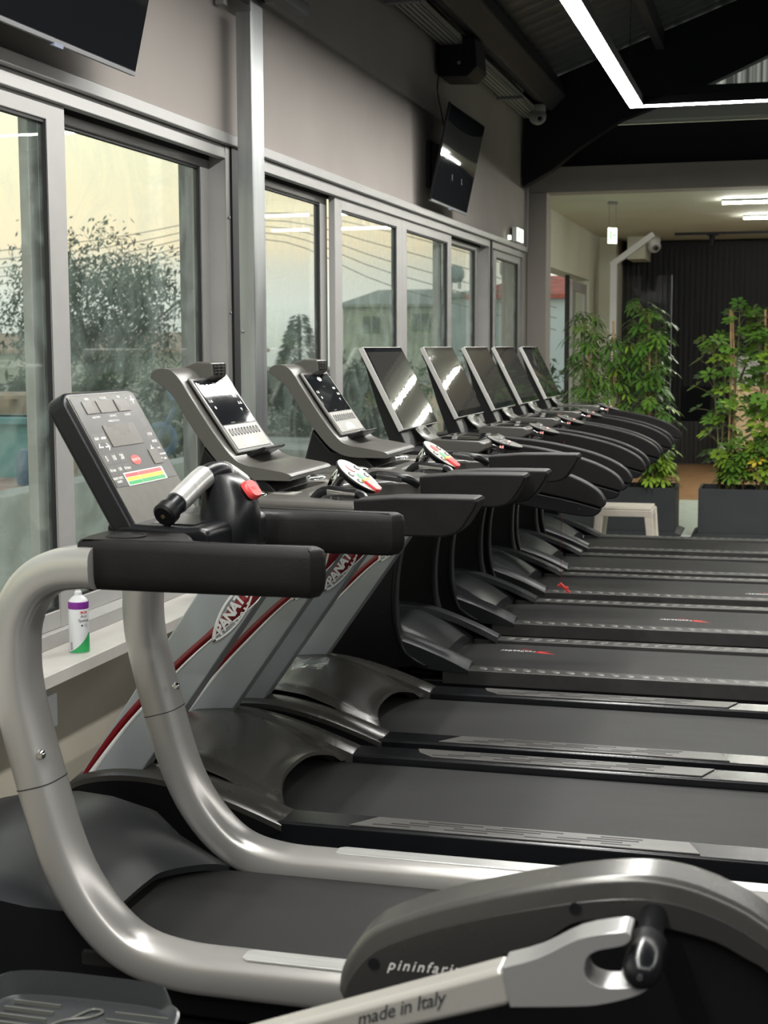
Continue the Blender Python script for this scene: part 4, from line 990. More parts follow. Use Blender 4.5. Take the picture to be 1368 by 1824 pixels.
# =================================================================== spray can on the sill
cx_, cy_ = -2.19, 4.28
t = root('spray_can', 'white and green spray can with purple top band on the marble window sill', 'spray can', (cx_, cy_, .570))
t.rotation_euler = (0, 0, 0)
body = MB().lathe([(.030, 0), (.0325, .004), (.0325, .165), (.0315, .168)], (0, 0, 0), 'Z', 40).build('can_body', M['canwhite'], t, ang=40)
MB().lathe([(.0328, .145), (.0332, .146), (.0332, .166), (.0328, .168)], (0, 0, 0), 'Z', 40).build('top_band', M['purple'], body, ang=40)
MB().lathe([(.0318, .168), (.030, .172), (.022, .181), (.014, .186), (.013, .188)], (0, 0, 0), 'Z', 32).build('shoulder', M['canwhite'], body, ang=60)
MB().lathe([(.0125, .186), (.012, .198), (.0075, .202), (.0065, .212), (.004, .214)], (0, 0, 0), 'Z', 20).build('nozzle', M['canwhite'], body, ang=40)
# green swoosh wrapped on the cylinder
rows = []; base = math.atan2(-cy_, -cx_ * 1.0)     # direction of the camera from the can
for i in range(25):
    q = base + R(-78 + 200 * i / 24); f_ = max(0, (i / 24)) ; h_ = .004 + .062 * min(1, max(0, (f_ * 1.5 - .05))) ** 1.6
    rows.append([(.0329 * math.cos(q), .0329 * math.sin(q), .003), (.0329 * math.cos(q), .0329 * math.sin(q), h_)])
MB().grid(rows).build('green_print', M['green'], body, ang=180)
def wraptext(body_s, size, q0, z, m, nm='lettering', spacing=1.0):
    o = text(nm, body_s, size, ((0, 0, 0), (1, 0, 0), (0, 1, 0)), m, body, extr=.0001, spacing=spacing)
    for v in o.data.vertices:
        q = q0 + v.co.x / .0331; r_ = .0331 + v.co.z; v.co = Vector((r_ * math.cos(q), r_ * math.sin(q), z + v.co.y))
    return o
q1 = base + R(30)
rows = [[(.0330 * math.cos(q1 + R(a)), .0330 * math.sin(q1 + R(a)), z) for z in (.130, .139)] for a in range(-22, 23, 4)]
MB().grid(rows).build('brand_box', M['emblemred'], body, ang=180)
wraptext('CRC', .013, q1, .1345, M['white']); wraptext('Anti', .0140, q1, .1215, M['ink']); wraptext('Spatter', .0140, q1 + R(2), .1080, M['ink'])
for k, z in enumerate((.064, .058, .052, .046, .040)): wraptext('. . . . . . . . . .', .005, q1 - R(6), z, M['ink'])
rows = [[(.0330 * math.cos(q1 - R(12) + R(6) * math.cos(a)), .0330 * math.sin(q1 - R(12) + R(6) * math.cos(a)), .092 + .003 * math.sin(a) * s_) for s_ in (0, 1)] for a in [i * math.pi / 6 for i in range(13)]]
MB().grid(rows).build('torch_print', M['ink'], body, ang=180)
o = MB()
for a in (-35, -15, 5, 25):
    pts = []
    for s_ in range(6):
        d = .004 + s_ * .0028; q = q1 - R(4) + d * math.cos(R(a)) / .033; pts.append((.0330 * math.cos(q), .0330 * math.sin(q), .093 + d * math.sin(R(a))))
    o.tube(pts, .0003, n=4)
o.build('spray_print', M['ink'], body)
q2 = base - R(38)
for k in range(14): wraptext('. . . . .', .0045, q2, .135 - k * .0075, M['greytext'])
o = MB()
for k in range(9):
    q = q2 - R(10); z = .012 + k * .003
    o.grid([[(.0330 * math.cos(q + R(a)), .0330 * math.sin(q + R(a)), z + dz) for dz in (0, .0010 + .0008 * (k % 2))] for a in range(-6, 7, 3)])
o.build('bar_code', M['ink'], body, ang=180)

# =================================================================== televisions
def tv(name, label, y0, y1, bx_, bz, tx, tz):
    yc = (y0 + y1) / 2; t = root(name, label, 'television', (bx_, yc, bz)); w_ = (y1 - y0) / 2
    up = Vector((tx - bx_, 0, tz - bz)); L_ = up.length; up.normalize(); nn = Vector((up.z, 0, -up.x))
    def P(y, s, d): return Vector((0, y, 0)) + up * s + nn * d
    def sl(o, y0, y1, s0, s1, d0, d1):
        v = [P(y, s, d) for d in (d0, d1) for y, s in ((y0, s0), (y1, s0), (y1, s1), (y0, s1))]
        return o.add(v, [(3, 2, 1, 0), (4, 5, 6, 7), (0, 1, 5, 4), (1, 2, 6, 5), (2, 3, 7, 6), (3, 0, 4, 7)])
    b = sl(MB(), -w_, w_, 0, L_, -.018, 0).build('cabinet', M['plastic_dk'], t, bev=.003)
    # slightly bowed glossy panel
    rows = []
    for i in range(17):
        row = []
        for j in range(9):
            y = -w_ * .99 + 2 * w_ * .99 * i / 16; s = .014 + (L_ - .022) * j / 8
            row.append(P(y, s, .0015 + .006 * math.sin(math.pi * j / 8) * math.sin(math.pi * i / 16)))
        rows.append(row)
    MB().grid(rows).build('screen', M['screen'], b, ang=180)
    sl(MB(), -w_, w_, -.004, .010, -.016, .002).build('lower_bezel', M['alu_dark'], b, bev=.002)
    o = MB(); sl(o, -w_ * .75, w_ * .75, .12, L_ * .62, -.055, -.018); o.build('rear_bulge', M['plastic_dk'], b, bev=.012)
    o = MB(); sl(o, -.03, .03, -.012, .0, -.012, .004); plab(o.build('sensor_tab', mat('bluish_clear_tab', (.30, .33, .42), .2), b), 'small bluish receiver tab')
    o = MB(); o.box(-2.298 - bx_, -2.275 - bx_, -.22, .22, .12, .42); o.box(-2.28 - bx_, -2.18 - bx_ + .04, -.16, -.13, .16, .40); o.box(-2.28 - bx_, -2.18 - bx_ + .04, .13, .16, .16, .40)
    o.build('wall_bracket', M['black_steel'], t)
    return t
tv('television', 'large black television on the wall in the upper left corner, edge cut by the frame', 3.62, 4.72, -2.15, 2.470, -2.00, 3.10)
tv('television', 'black television tilted on the far stretch of wall above the windows', 9.23, 10.31, -2.19, 2.476, -2.06, 3.08)
o = MB().tube(interp([(-2.27, 9.80, 3.36), (-2.27, 9.75, 3.25), (-2.25, 9.77, 3.12), (-2.22, 9.75, 2.98)], 4), .004, n=6); tag(o.build('hanging_cable', M['plastic_dk']), 'thin black cord running from the loudspeaker down to the far television', 'cord')

# =================================================================== ceiling fittings
# perforated cable tray in segments with brackets
t = root('cable_tray', 'perforated grey cable tray with brackets along the top of the window wall', 'cable tray', (-2.18, 9.0, 3.50))
o = MB(); o.box(-.075, .075, -4.5, 4.05, .04, .044); o.box(-.075, -.071, -4.5, 4.05, .04, .085); o.box(.071, .075, -4.5, 4.05, .04, .085); o.build('tray', mat('galvanised_tray', (.5, .49, .46), .5, metal=.5), t)
o = MB(); y = -3.9
while y < 4.0:
    for k in range(4): o.box(-.056 + k * .034, -.040 + k * .034, y + (k % 2) * .02, y + .022 + (k % 2) * .02, .0385, .041)
    y += .042
s_ = o.build('perforations', M['slot'], t); s_['kind'] = 'stuff'
for y in (-3.3, -2.0, -.55, 1.15, 2.9): MB().box(-.10, .11, y - .03, y + .03, .015, .040).build('bracket', M['alu_dark'], t, bev=.003)
# loudspeaker
t = root('loudspeaker', 'black loudspeaker on the wall above the far television', 'loudspeaker', (-2.13, 9.95, 3.36))
o = MB(); o.prism([(-.14, -.02), (.06, -.03), (.12, .03), (.10, .22), (-.06, .26), (-.14, .22)], -.17, .17)
b = o.build('cabinet', M['black_steel'], t, bev=.012)
o = MB(); o.prism([(.062, -.026), (.120, .033), (.112, .13), (.105, .215), (.098, .21), (.105, .13), (.112, .037), (.058, -.018)], -.155, .155); o.build('grille', M['roof_beam'], b)
MB().lathe([(.012, -.173), (.012, -.17), (0, -.174)], (0, 0, .06), 'Y', 12).build('badge', M['alu'], b)
MB().box(-.18, -.13, -.05, .05, .06, .16).build('wall_bracket', M['black_steel'], t)
# cameras
def dome(name, label, loc, m, flip=False, sc=1.0):
    t = root(name, label, 'security camera', loc)
    MB().lathe([(.045 * sc, 0), (.048 * sc, -.01), (.048 * sc, -.035 * sc), (.040 * sc, -.05 * sc)], (0, 0, 0), 'Z', 24).build('base', m, t, ang=40)
    b = MB().ellips((0, 0, -.065 * sc), .052 * sc, .052 * sc, .050 * sc, 24, 12).build('ball', m, t, ang=180)
    d = Vector((.35, -.85, -.35)).normalized(); c = Vector((0, 0, -.065 * sc))
    MB().tube([c + d * .040 * sc, c + d * .056 * sc], .026 * sc, n=20).build('lens_ring', M['alu_dark'], b, ang=40)
    MB().tube([c + d * .050 * sc, c + d * .058 * sc], .014 * sc, n=16).build('lens', M['screen'], b, ang=40)
    return t
dome('security_camera', 'pale dome camera at the end of the cable tray in the wall corner', (-2.09, 12.75, 3.60), M['alu'], sc=1.45)
dome('security_camera', 'white dome camera on the annexe ceiling near the slatted wall', (-1.66, 19.4, 2.94), M['canwhite'], sc=1.7)
# conduit from the wall corner
# emergency exit signs
t = root('exit_sign', 'lit emergency exit sign standing on the window ledge at the wall corner', 'exit sign', (-2.25, 12.75, 2.447))
b = MB().box(-.03, .012, -.15, .17, 0, .125).build('housing', M['canwhite'], t, bev=.006)
MB().box(.012, .016, -.14, .16, .006, .118).build('lit_face', M['exit_lit'], b, bev=.002)
o = MB(); o.prism([(-.10, .03), (-.10, .10), (-.03, .10), (-.03, .03)], .016, .018, 'X'); o.prism([(.02, .065), (.06, .095), (.06, .075), (.12, .075), (.12, .055), (.06, .055), (.06, .035)], .016, .018, 'X'); o.build('exit_symbol', M['exit_green'], b)
MB().box(-.02, .004, -.40, -.36, 0, .035).build('ledge_lamp', M['exit_lit'], t)
t = root('exit_sign', 'small lit exit sign hanging on two rods from the annexe ceiling', 'exit sign', (-1.64, 14.5, 2.55), R(40))
b = MB().box(-.05, .05, -.008, .008, -.01, .14).build('lit_face', M['exit_lit'], t, bev=.003)
o = MB(); o.prism([(-.035, .03), (-.035, .11), (-.012, .11), (-.012, .03)], -.0095, -.008, 'Y'); o.prism([(.0, .07), (.02, .10), (.02, .08), (.04, .08), (.04, .06), (.02, .06), (.02, .04)], -.0095, -.008, 'Y'); o.build('exit_symbol', M['exit_green'], b)
o = MB(); o.box(-.04, -.036, -.003, .003, .14, .39); o.box(.036, .04, -.003, .003, .14, .39); o.box(-.05, .05, -.012, .012, .36, .388); o.build('hanger', M['alu'], t)

# suspended LED frame: profiles with diffusers underneath
t = root('led_light_frame', 'suspended white LED strip frame running along the room and turning across it', 'ceiling light', (0, 0, 3.08))
def led(x0, x1, y0, y1, long):
    p = MB().box(x0, x1, y0, y1, .0, .055).build('profile', M['black_steel'], t, bev=.002)
    e = .004
    MB().add([(x0 + e, y0 + e, -.001), (x1 - e, y0 + e, -.001), (x1 - e, y1 - e, -.001), (x0 + e, y1 - e, -.001)], [(0, 1, 2, 3)]).build('diffuser', M['ceil_lamp'], p)
hwid = .048
led(-.96 - hwid, -.96 + hwid, -2.0, 9.80, 'Y')
led(-.96 + hwid, 4.9 - hwid, 9.80 - 2 * hwid, 9.80, 'X')
led(4.9 - hwid, 4.9 + hwid, -2.0, 9.80, 'Y')
led(-.96 + hwid, 4.9 - hwid, -2.0, -2.0 + 2 * hwid, 'X')
for x, y in ((-.96, 9.3), (-.96, 6.2), (-.96, 3.0), (-.96, .5), (4.9, 9.3), (4.9, 6), (4.9, 1.5), (2, 9.75), (2, -1.95)):
    MB().tube([(x, y, .05), (x, y, roofz(x) - 3.08 - .02)], .0025, n=5).build('hanger_wire', M['plastic_dk'], t)
# long dark service bar above the cross strip
struct(MB().box(-1.0, 6.0, 12.75, 12.85, 3.62, 3.70).build('trim_19', M['black_steel']))
# annexe strips
st_ = []
def strip(x0, x1, y, label, grp):
    t = root('ceiling_light', label, 'ceiling light', ((x0 + x1) / 2, y, 2.94), group=grp)
    h = (x1 - x0) / 2
    MB().box(-h, h, -.025, .025, -.025, 0).build('housing', M['canwhite'], t, bev=.004)
    MB().tube([(-h + .01, 0, -.028), (h - .01, 0, -.028)], .018, n=12).build('tube_diffuser', M['low_lamp'], t)
strip(-.62, 1.0, 14.60, 'white strip light on the annexe ceiling, the nearer one', 'annexe strip lights')
strip(-.47, 1.0, 16.40, 'white strip light on the annexe ceiling, the farther one', 'annexe strip lights')
# spotlight track
t = root('spotlight_track', 'black spotlight track with one spotlight on the annexe ceiling', 'track light', (-.4, 18.7, 2.94))
MB().box(-.95, 1.6, -.018, .018, -.03, 0).build('track', M['black_steel'], t)
MB().lathe([(.03, -.16), (.034, -.15), (.034, -.05), (.02, -.03)], (-.50, 0, 0), 'Z', 16).build('spot_head', M['black_steel'], t)
MB().box(-.56, -.42, -.015, .015, -.045, -.03).build('adapter', M['black_steel'], t)
# clear glass partition and dark bracket rail behind the plants
t = root('glass_partition', 'clear frameless glass panel standing behind the left planter', 'glass panel', (-1.58, 17.5, 0))
MB().box(-.30, .30, -.005, .005, 0, 2.37).build('glass', M['clear'], t); MB().box(.292, .300, -.006, .006, 0, 2.37).build('polished_edge', mat('grey_glass_edge', (.22, .25, .25), .2), t)
t = root('wall_screen', 'dark square screen on the slatted wall between the two planters', 'screen', (-1.13, 19.93, .56)); MB().box(-.17, .19, -.03, .02, 0, .46).build('cabinet', M['screen'], t, bev=.005)
t = root('reception_board', 'pale wooden counter panel half hidden behind the right planter', 'counter', (.2, 18.6, 0)); MB().box(-.80, .80, -.02, .02, 0, 1.02).build('front_panel', M['board'], t, bev=.004); MB().box(-.84, .84, -.05, .45, 1.02, 1.06).build('worktop', M['board'], t, bev=.004); MB().box(-.78, .78, .40, .44, 0, 1.02).build('back_panel', M['board'], t)
t = root('poster', 'white poster with dark strokes on the slatted wall behind the right planter', 'poster', (.0, 19.94, 1.02)); pb = MB().box(-.68, .55, -.006, .006, 0, .40).build('sheet', M['poster'], t)
o = MB()
for k in range(6): o.prism([(-.60 + k * .18, .05 + .03 * k), (-.50 + k * .18, .30 - .02 * k), (-.47 + k * .18, .31 - .02 * k), (-.56 + k * .18, .04 + .03 * k)], -.008, -.006)
o.build('dark_strokes', M['ink'], pb)
# lower slat wainscot panel
struct(MB().box(-2.12, 1.6, 19.88, 19.95, 0, .56).build('trim_20', stripes(mat('dark_wainscot_slats', (.03, .03, .033), .5), 0, .06, .9)))

# =================================================================== stool
t = root('stool', 'low ivory plastic stool standing behind the farthest treadmill', 'stool', (-1.135, 11.20, 0))
o = MB(); o.box(-.20, .20, -.19, .19, .335, .352); seat = o.build('seat', M['stool'], t, bev=.012, seg=3)
o = MB(); 
for a in (-1, 1):
    o.box(-.205, .205, a * .187 - .008, a * .187 + .008, .285, .335); o.box(a * .20 - .008, a * .20 + .008, -.187, .187, .285, .335)
o.build('apron', M['stool'], t, bev=.006)
o = MB()
for k in range(5): o.box(-.12 + k * .05, -.10 + k * .05, -.10, .10, .3515, .3530)
o.build('seat_slots', M['stool'], seat)
for a in (-1, 1):
    for b_ in (-1, 1):
        x0, y0 = a * .180, b_ * .165; x1, y1 = a * .212, b_ * .185; o = MB(); w0, w1 = .033, .025
        v = [(x0 - w0, y0 - w0 * .8, .33), (x0 + w0, y0 - w0 * .8, .33), (x0 + w0, y0 + w0 * .8, .33), (x0 - w0, y0 + w0 * .8, .33), (x1 - w1, y1 - w1, 0), (x1 + w1, y1 - w1, 0), (x1 + w1, y1 + w1, 0), (x1 - w1, y1 + w1, 0)]
        o.add(v, [(0, 1, 2, 3), (7, 6, 5, 4), (0, 4, 5, 1), (1, 5, 6, 2), (2, 6, 7, 3), (3, 7, 4, 0)]); o.build('leg', M['stool'], t, bev=.006)

# =================================================================== planters and plants
def planter(x0, x1, label):
    y0, y1 = 12.20, 12.68; t = root('planter', label, 'planter', ((x0 + x1) / 2, (y0 + y1) / 2, 0)); hx, hy = (x1 - x0) / 2, (y1 - y0) / 2
    o = MB(); o.box(-hx, hx, -hy, -hy + .02, .02, .395); o.box(-hx, hx, hy - .02, hy, .02, .395); o.box(-hx, -hx + .02, -hy + .02, hy - .02, .02, .395); o.box(hx - .02, hx, -hy + .02, hy - .02, .02, .395); o.box(-hx + .02, hx - .02, -hy + .02, hy - .02, .02, .05)
    b = o.build('box', M['planter'], t, bev=.004)
    MB().box(-hx + .021, hx - .021, -hy + .021, hy - .021, .05, .345).build('soil', M['soil'], t)
    o = MB(); o.prism([(-hx - .05, 0), (hx + .05, 0), (hx + .05, .012), (hx + .0, .03), (-hx - .0, .03), (-hx - .05, .012)], -hy - .02, hy + .02); o.build('base_tray', M['planter'], t, bev=.003)
    return t
planter(-2.02, -.84, 'long charcoal planter box behind the ivory stool')
planter(-.655, .60, 'long charcoal planter box at the right edge of the room')
def leaflet(o, p, d, n_, L_, w_, droop):
    d = d.normalized(); s_ = d.cross(n_).normalized(); n2 = s_.cross(d)
    pts = []
    for tt, ww in ((.16, .05), (.40, .62), (.66, 1), (.86, .72), (1, .04)):
        c = p + d * L_ * tt - Vector((0, 0, 1)) * droop * L_ * tt * tt
        pts.append((c - s_ * w_ * ww, c + n2 * (-w_ * .18 * ww), c + s_ * w_ * ww))
    vs = [q for tr_ in pts for q in tr_]
    o.add(vs, [(i * 3 + j, i * 3 + j + 1, i * 3 + j + 4, i * 3 + j + 3) for i in range(4) for j in range(2)])
def palmate(o, p, axis, rnd, n=7, L_=.09, w_=.016, droop=.35):
    axis = axis.normalized(); a = axis.cross(Vector((0, 0, 1)));  a = a.normalized() if a.length > .01 else Vector((1, 0, 0)); b = axis.cross(a).normalized(); ph = rnd.uniform(0, 6.28)
    for k in range(n):
        q = ph + 2 * math.pi * k / n
        d = (a * math.cos(q) + b * math.sin(q)) * .9 + axis * .45
        leaflet(o, p, d, axis, L_ * rnd.uniform(.75, 1.1), w_ * rnd.uniform(.85, 1.15), droop)
def plant(name, label, cat, x, y, h, stems, rad, seed, mats, n=7, L_=.10, w_=.018, droop=.4, dens=1.0, group=None, zlo=.15):
    rnd = random.Random(seed); t = root(name, label, cat, (x, y, .345), group=group)
    so = MB(); lo = MB()
    for s_ in range(stems):
        bx0, by0 = rnd.uniform(-.05, .05), rnd.uniform(-.05, .05); tx, ty = rnd.uniform(-rad * .5, rad * .5), rnd.uniform(-rad * .4, rad * .4); hh = h * rnd.uniform(.72, 1.0)
        P = interp([(bx0, by0, -.02), (bx0 + tx * .3, by0 + ty * .3, hh * .35), (bx0 + tx * .8, by0 + ty * .7, hh * .7), (bx0 + tx, by0 + ty, hh)], 5)
        so.tube(P, .006, n=6)
        m_ = int(30 * dens)
        for k in range(m_):
            f_ = zlo + (1 - zlo) * (k + rnd.random()) / m_; i = min(int(f_ * (len(P) - 1)), len(P) - 2); p0 = P[i].lerp(P[i + 1], f_ * (len(P) - 1) - i)
            q = k * 2.4 + rnd.uniform(-.4, .4); out = rad * rnd.uniform(.45, 1.0) * (1.05 - .35 * f_)
            p1 = p0 + Vector((math.cos(q) * out, math.sin(q) * out * .75, .05 + rnd.uniform(-.02, .07)))
            so.tube([p0, p0.lerp(p1, .5) + Vector((0, 0, .02)), p1], .0022, n=4)
            ax_ = Vector((math.cos(q) * .6, math.sin(q) * .6, .9 + rnd.uniform(-.3, .2)))
            lo.cur = rnd.choices(range(len(mats)), weights=[6, 3, 1.2][:len(mats)])[0]
            palmate(lo, p1, ax_, rnd, n, L_ * rnd.uniform(.8, 1.15), w_, droop)
        lo.cur = 0; palmate(lo, P[-1], Vector((0, 0, 1)), rnd, n, L_, w_, droop)
    so.build('stem', M['stem'], t); lo.build('foliage', mats, t, ang=180)
    return t
GA = 'plants in the left planter'
plant('umbrella_plant', 'feathery dark green plant at the window end of the left planter', 'plant', -1.62, 12.44, 1.50, 3, .17, 11, [M['leaf_dark'], M['leaf'], M['leaf_lime']], 7, .110, .012, .75, 1.15, GA)
plant('umbrella_plant', 'narrow-leaved green plant in the middle of the left planter', 'plant', -1.36, 12.48, 1.44, 3, .16, 12, [M['leaf_dark'], M['leaf'], M['leaf_lime']], 7, .110, .013, .72, 1.1, GA)
plant('umbrella_plant', 'dense leafy plant at the right end of the left planter', 'plant', -1.06, 12.42, 1.56, 4, .18, 13, [M['leaf'], M['leaf_dark'], M['leaf_lime']], 7, .105, .016, .6, 1.2, GA)
plant('low_plant', 'low yellow-green plant spilling over the left planter rim', 'plant', -.98, 12.32, .30, 5, .13, 14, [M['leaf_lime'], M['leaf']], 7, .09, .015, .6, .5, GA)
GB = 'plants in the right planter'
plant('umbrella_plant', 'sparse round-leaved umbrella plant at the left end of the right planter', 'plant', -.46, 12.44, 1.48, 3, .19, 21, [M['leaf'], M['leaf_lime'], M['leaf_dark']], 7, .095, .020, .30, .85, GB)
plant('umbrella_plant', 'bright round-leaved umbrella plant cut by the right edge of the photo', 'plant', -.10, 12.40, 1.58, 3, .17, 22, [M['leaf'], M['leaf_lime'], M['leaf_dark']], 7, .10, .022, .25, 1.2, GB)
plant('low_plant', 'low yellow-green plant at the foot of the umbrella plants in the right planter', 'plant', -.36, 12.32, .30, 5, .14, 23, [M['leaf'], M['leaf_lime']], 7, .085, .014, .5, .5, GB)
plant('low_plant', 'yellowing low plant at the right end of the right planter', 'plant', -.14, 12.30, .42, 4, .14, 24, [M['leaf_lime'], M['leaf'], M['yellow']], 7, .085, .018, .4, .45, GB)
for x, y, h, lab in ((-1.395, 12.46, 1.42, 'bamboo cane in the middle of the left planter'), (-1.10, 12.46, 1.50, 'bamboo cane at the right of the left planter'), (-1.60, 12.46, 1.20, 'bamboo cane at the window end of the left planter'),
                     (-.44, 12.44, 1.50, 'thick bamboo cane at the left of the right planter'), (-.405, 12.46, 1.49, 'thinner bamboo cane leaning beside the thick one'), (-.165, 12.42, 1.50, 'bamboo cane near the right edge of the photo')):
    o = MB(); k = 0; z = -.05; pts = []; rs = []
    while z < h:
        pts += [(.015 * math.sin(z * 2), 0, z), (.015 * math.sin(z * 2), 0, z + .012)]; rs += [.0085, .0105]; z += .16
    pts.append((0, 0, h)); rs.append(.0085)
    o.tube(pts, rs, n=10); c = o.build('bamboo_cane', M['cane'], ang=60); c.location = (x, y, .345); tag(c, lab, 'cane', 'bamboo canes')
    if 'leaning' in lab: c.rotation_euler = (0, R(-1.6), 0); c.location.x += .02

# =================================================================== OUTDOORS
struct(MB().box(-90, -2.6, -20, 140, -.5, -.3).build('floor', M['out_ground']))
o = MB(); o.prism([(-40, 30.0), (-4, 24.5), (-4, 27.5), (-40, 35.0)], -.3, -.28, 'Z'); struct(o.build('floor', M['out_road']))
def add_leaf(o, p, d, L_, w_):
    d = d.normalized(); s_ = d.cross(Vector((.3, .5, .8))).normalized() * w_
    m_ = p + d * L_ * .5
    o.add([p, m_ + s_, p + d * L_, m_ - s_], [(0, 1, 2, 3)])
def clumpy(name, label, cat, c, rx, ry, rz, n, L_, w_, m_, seed, trunk=None, droop=.8, group=None, clumps=26, ground=-.3):
    rnd = random.Random(seed); t = root(name, label, cat, (c[0], c[1], ground), group=group); o = MB(); C0 = Vector((0, 0, c[2] - ground)); cs = []
    for k in range(clumps):
        q, a = rnd.uniform(0, 6.28), rnd.uniform(-1, 1); r_ = rnd.uniform(.45, 1.0)
        cs.append(C0 + Vector((rx * r_ * math.cos(q) * math.sqrt(1 - a * a), ry * r_ * math.sin(q) * math.sqrt(1 - a * a), rz * r_ * a)))
    for k in range(n):
        b = rnd.choice(cs); p = b + Vector((rnd.gauss(0, rx * .16), rnd.gauss(0, ry * .16), rnd.gauss(0, rz * .16)))
        if p.z < .05: p.z = .05 + rnd.random() * .3
        d = Vector((rnd.gauss(0, 1), rnd.gauss(0, 1), rnd.gauss(0, .6) - droop))
        add_leaf(o, p, d, L_ * rnd.uniform(.6, 1.3), w_ * rnd.uniform(.7, 1.3))
    o.build('foliage', m_, t, ang=180)
    if trunk:
        o = MB(); o.tube(interp([(0, 0, 0), (.1, 0, trunk * .4), (0, .1, trunk)], 3), [.12] * 3 + [.09] * 3 + [.06], n=8)
        for k in range(12):
            b = rnd.choice(cs); o.tube(interp([(0, .05, trunk * rnd.uniform(.5, 1)), tuple((Vector((0, 0, trunk)).lerp(b, .5) + Vector((0, 0, -.1)))), tuple(b)], 3), .022, n=5)
        o.build('trunk', M['bark'], t, ang=60)
    return t
clumpy('willow_tree', 'large grey-green tree with drooping leaves outside the first window', 'tree', (-12.3, 25, 2.3), 1.75, 1.7, 1.40, 11000, .14, .022, M['tree_leaf'], 31, trunk=1.6, droop=.9, group='trees outside', clumps=90)
clumpy('willow_tree', 'tall dark tree at the left edge seen through the left pane', 'tree', (-14.6, 22.0, 1.7), 1.0, 1.2, 1.8, 5200, .15, .026, M['bush_leaf'], 32, trunk=1.5, group='trees outside', clumps=30)
for i, (x, y, z, rx, rz, n, lab) in enumerate(((-12.6, 23.5, .40, 1.5, .85, 3600, 'dark bush under the large tree'), (-10.2, 22.5, .45, 1.3, .75, 3000, 'wide bush right of the large tree trunk'), (-15.2, 24.0, .45, 1.4, .8, 2600, 'dark bush at the far left under the trees'),
                                               (-9.6, 30.0, .45, 1.5, .75, 2600, 'grey bush seen left of the house'), (-7.6, 27.5, .50, 1.6, .8, 3000, 'green bush in front of the grey house'), (-5.6, 28.5, .55, 1.6, .85, 2600, 'bush right of the grey house front'))):
    clumpy('bush', lab + ' outside', 'bush', (x, y, z), rx, 1.0, rz, n, .20, .04, M['bush_leaf'], 40 + i, droop=-.2, group='bushes outside', clumps=20)
# conifer
rnd = random.Random(77); t = root('conifer', 'small pointed conifer far behind the second window', 'tree', (-20, 60, -.3)); o = MB()
for k in range(1800):
    f_ = rnd.random() ** .7; z = 3.3 * (1 - f_) ; r_ = .1 + 1.15 * f_ ** .9; q = rnd.uniform(0, 6.28); rr_ = r_ * rnd.uniform(.5, 1); add_leaf(o, Vector((rr_ * math.cos(q), rr_ * math.sin(q), z)), Vector((math.cos(q), math.sin(q), -.3)), .35, .06)
o.build('foliage', M['tree_leaf'], t, ang=180); MB().tube([(0, 0, 0), (0, 0, 3.0)], .08, n=6).build('trunk', M['bark'], t)
# the grey house
def house(name, label, x0, x1, y0, y1, z1, zr, m, mr, wins, hip=1.4, group=None):
    xc = (x0 + x1) / 2; t = root(name, label, 'house', (xc, (y0 + y1) / 2, -.3), group=group); hx, hy = (x1 - x0) / 2, (y1 - y0) / 2; z1 += .3; zr += .3
    MB().box(-hx, hx, -hy, hy, 0, z1).build('walls', m, t)
    o = MB(); e = .35
    v = [(-hx - e, -hy - e, z1), (hx + e, -hy - e, z1), (hx + e, hy + e, z1), (-hx - e, hy + e, z1), (-hx + hip, 0, zr), (hx - hip, 0, zr), (-hx - e, -hy - e, z1 - .18), (hx + e, -hy - e, z1 - .18), (hx + e, hy + e, z1 - .18), (-hx - e, hy + e, z1 - .18)]
    o.add(v, [(0, 1, 5, 4), (1, 2, 5), (2, 3, 4, 5), (3, 0, 4), (6, 7, 1, 0), (7, 8, 2, 1), (8, 9, 3, 2), (9, 6, 0, 3), (9, 8, 7, 6)]); o.build('roof', mr, t)
    for (wx, wz, ww, wh) in wins:
        f_ = MB(); frame = f_.box(wx - xc - ww / 2, wx - xc + ww / 2, -hy - .06, -hy - .001, wz + .3, wz + .3 + wh).build('window', M['win_dark'], t)
        MB().box(wx - xc - .04, wx - xc + .04, -hy - .08, -hy - .055, wz + .3, wz + .3 + wh).build('shutter_bar', M['house'], frame)
    return t
house('house', 'grey-green two-storey house with hipped roof outside', -28.6, -20.9, 95, 103, 4.4, 5.5, M['house'], M['house_roof'], ((-26.6, 2.5, 1.1, 1.1), (-23.2, 2.6, 1.2, 1.15)), group='houses outside')
house('house', 'pale blue house beside the grey-green one, cut by a window post', -18.9, -10.0, 84, 92, 4.6, 5.2, M['house_blue'], M['house_roof'], ((-16.7, 2.7, .7, 1.4),), hip=2.8, group='houses outside')
house('house', 'pale blue and white house with red roof seen through the annexe opening', -12.8, -5.6, 62, 70, 3.75, 4.7, M['house_blue'], M['red_roof'], ((-8.3, .3, .5, 1.2),), group='houses outside')
house('house', 'low distant white block left of the conifer', -34, -27, 120, 126, 3.3, 3.31, M['house'], M['house'], ((-31, 1.5, 1, 1),), hip=.1, group='houses outside')
house('house', 'long low reddish-roofed block seen under the large tree', -42, -27.5, 70, 76, 1.5, 2.4, M['house'], M['timber'], ((-33, .2, 2, .8), (-27, .2, 2, .8)), hip=.5, group='houses outside')
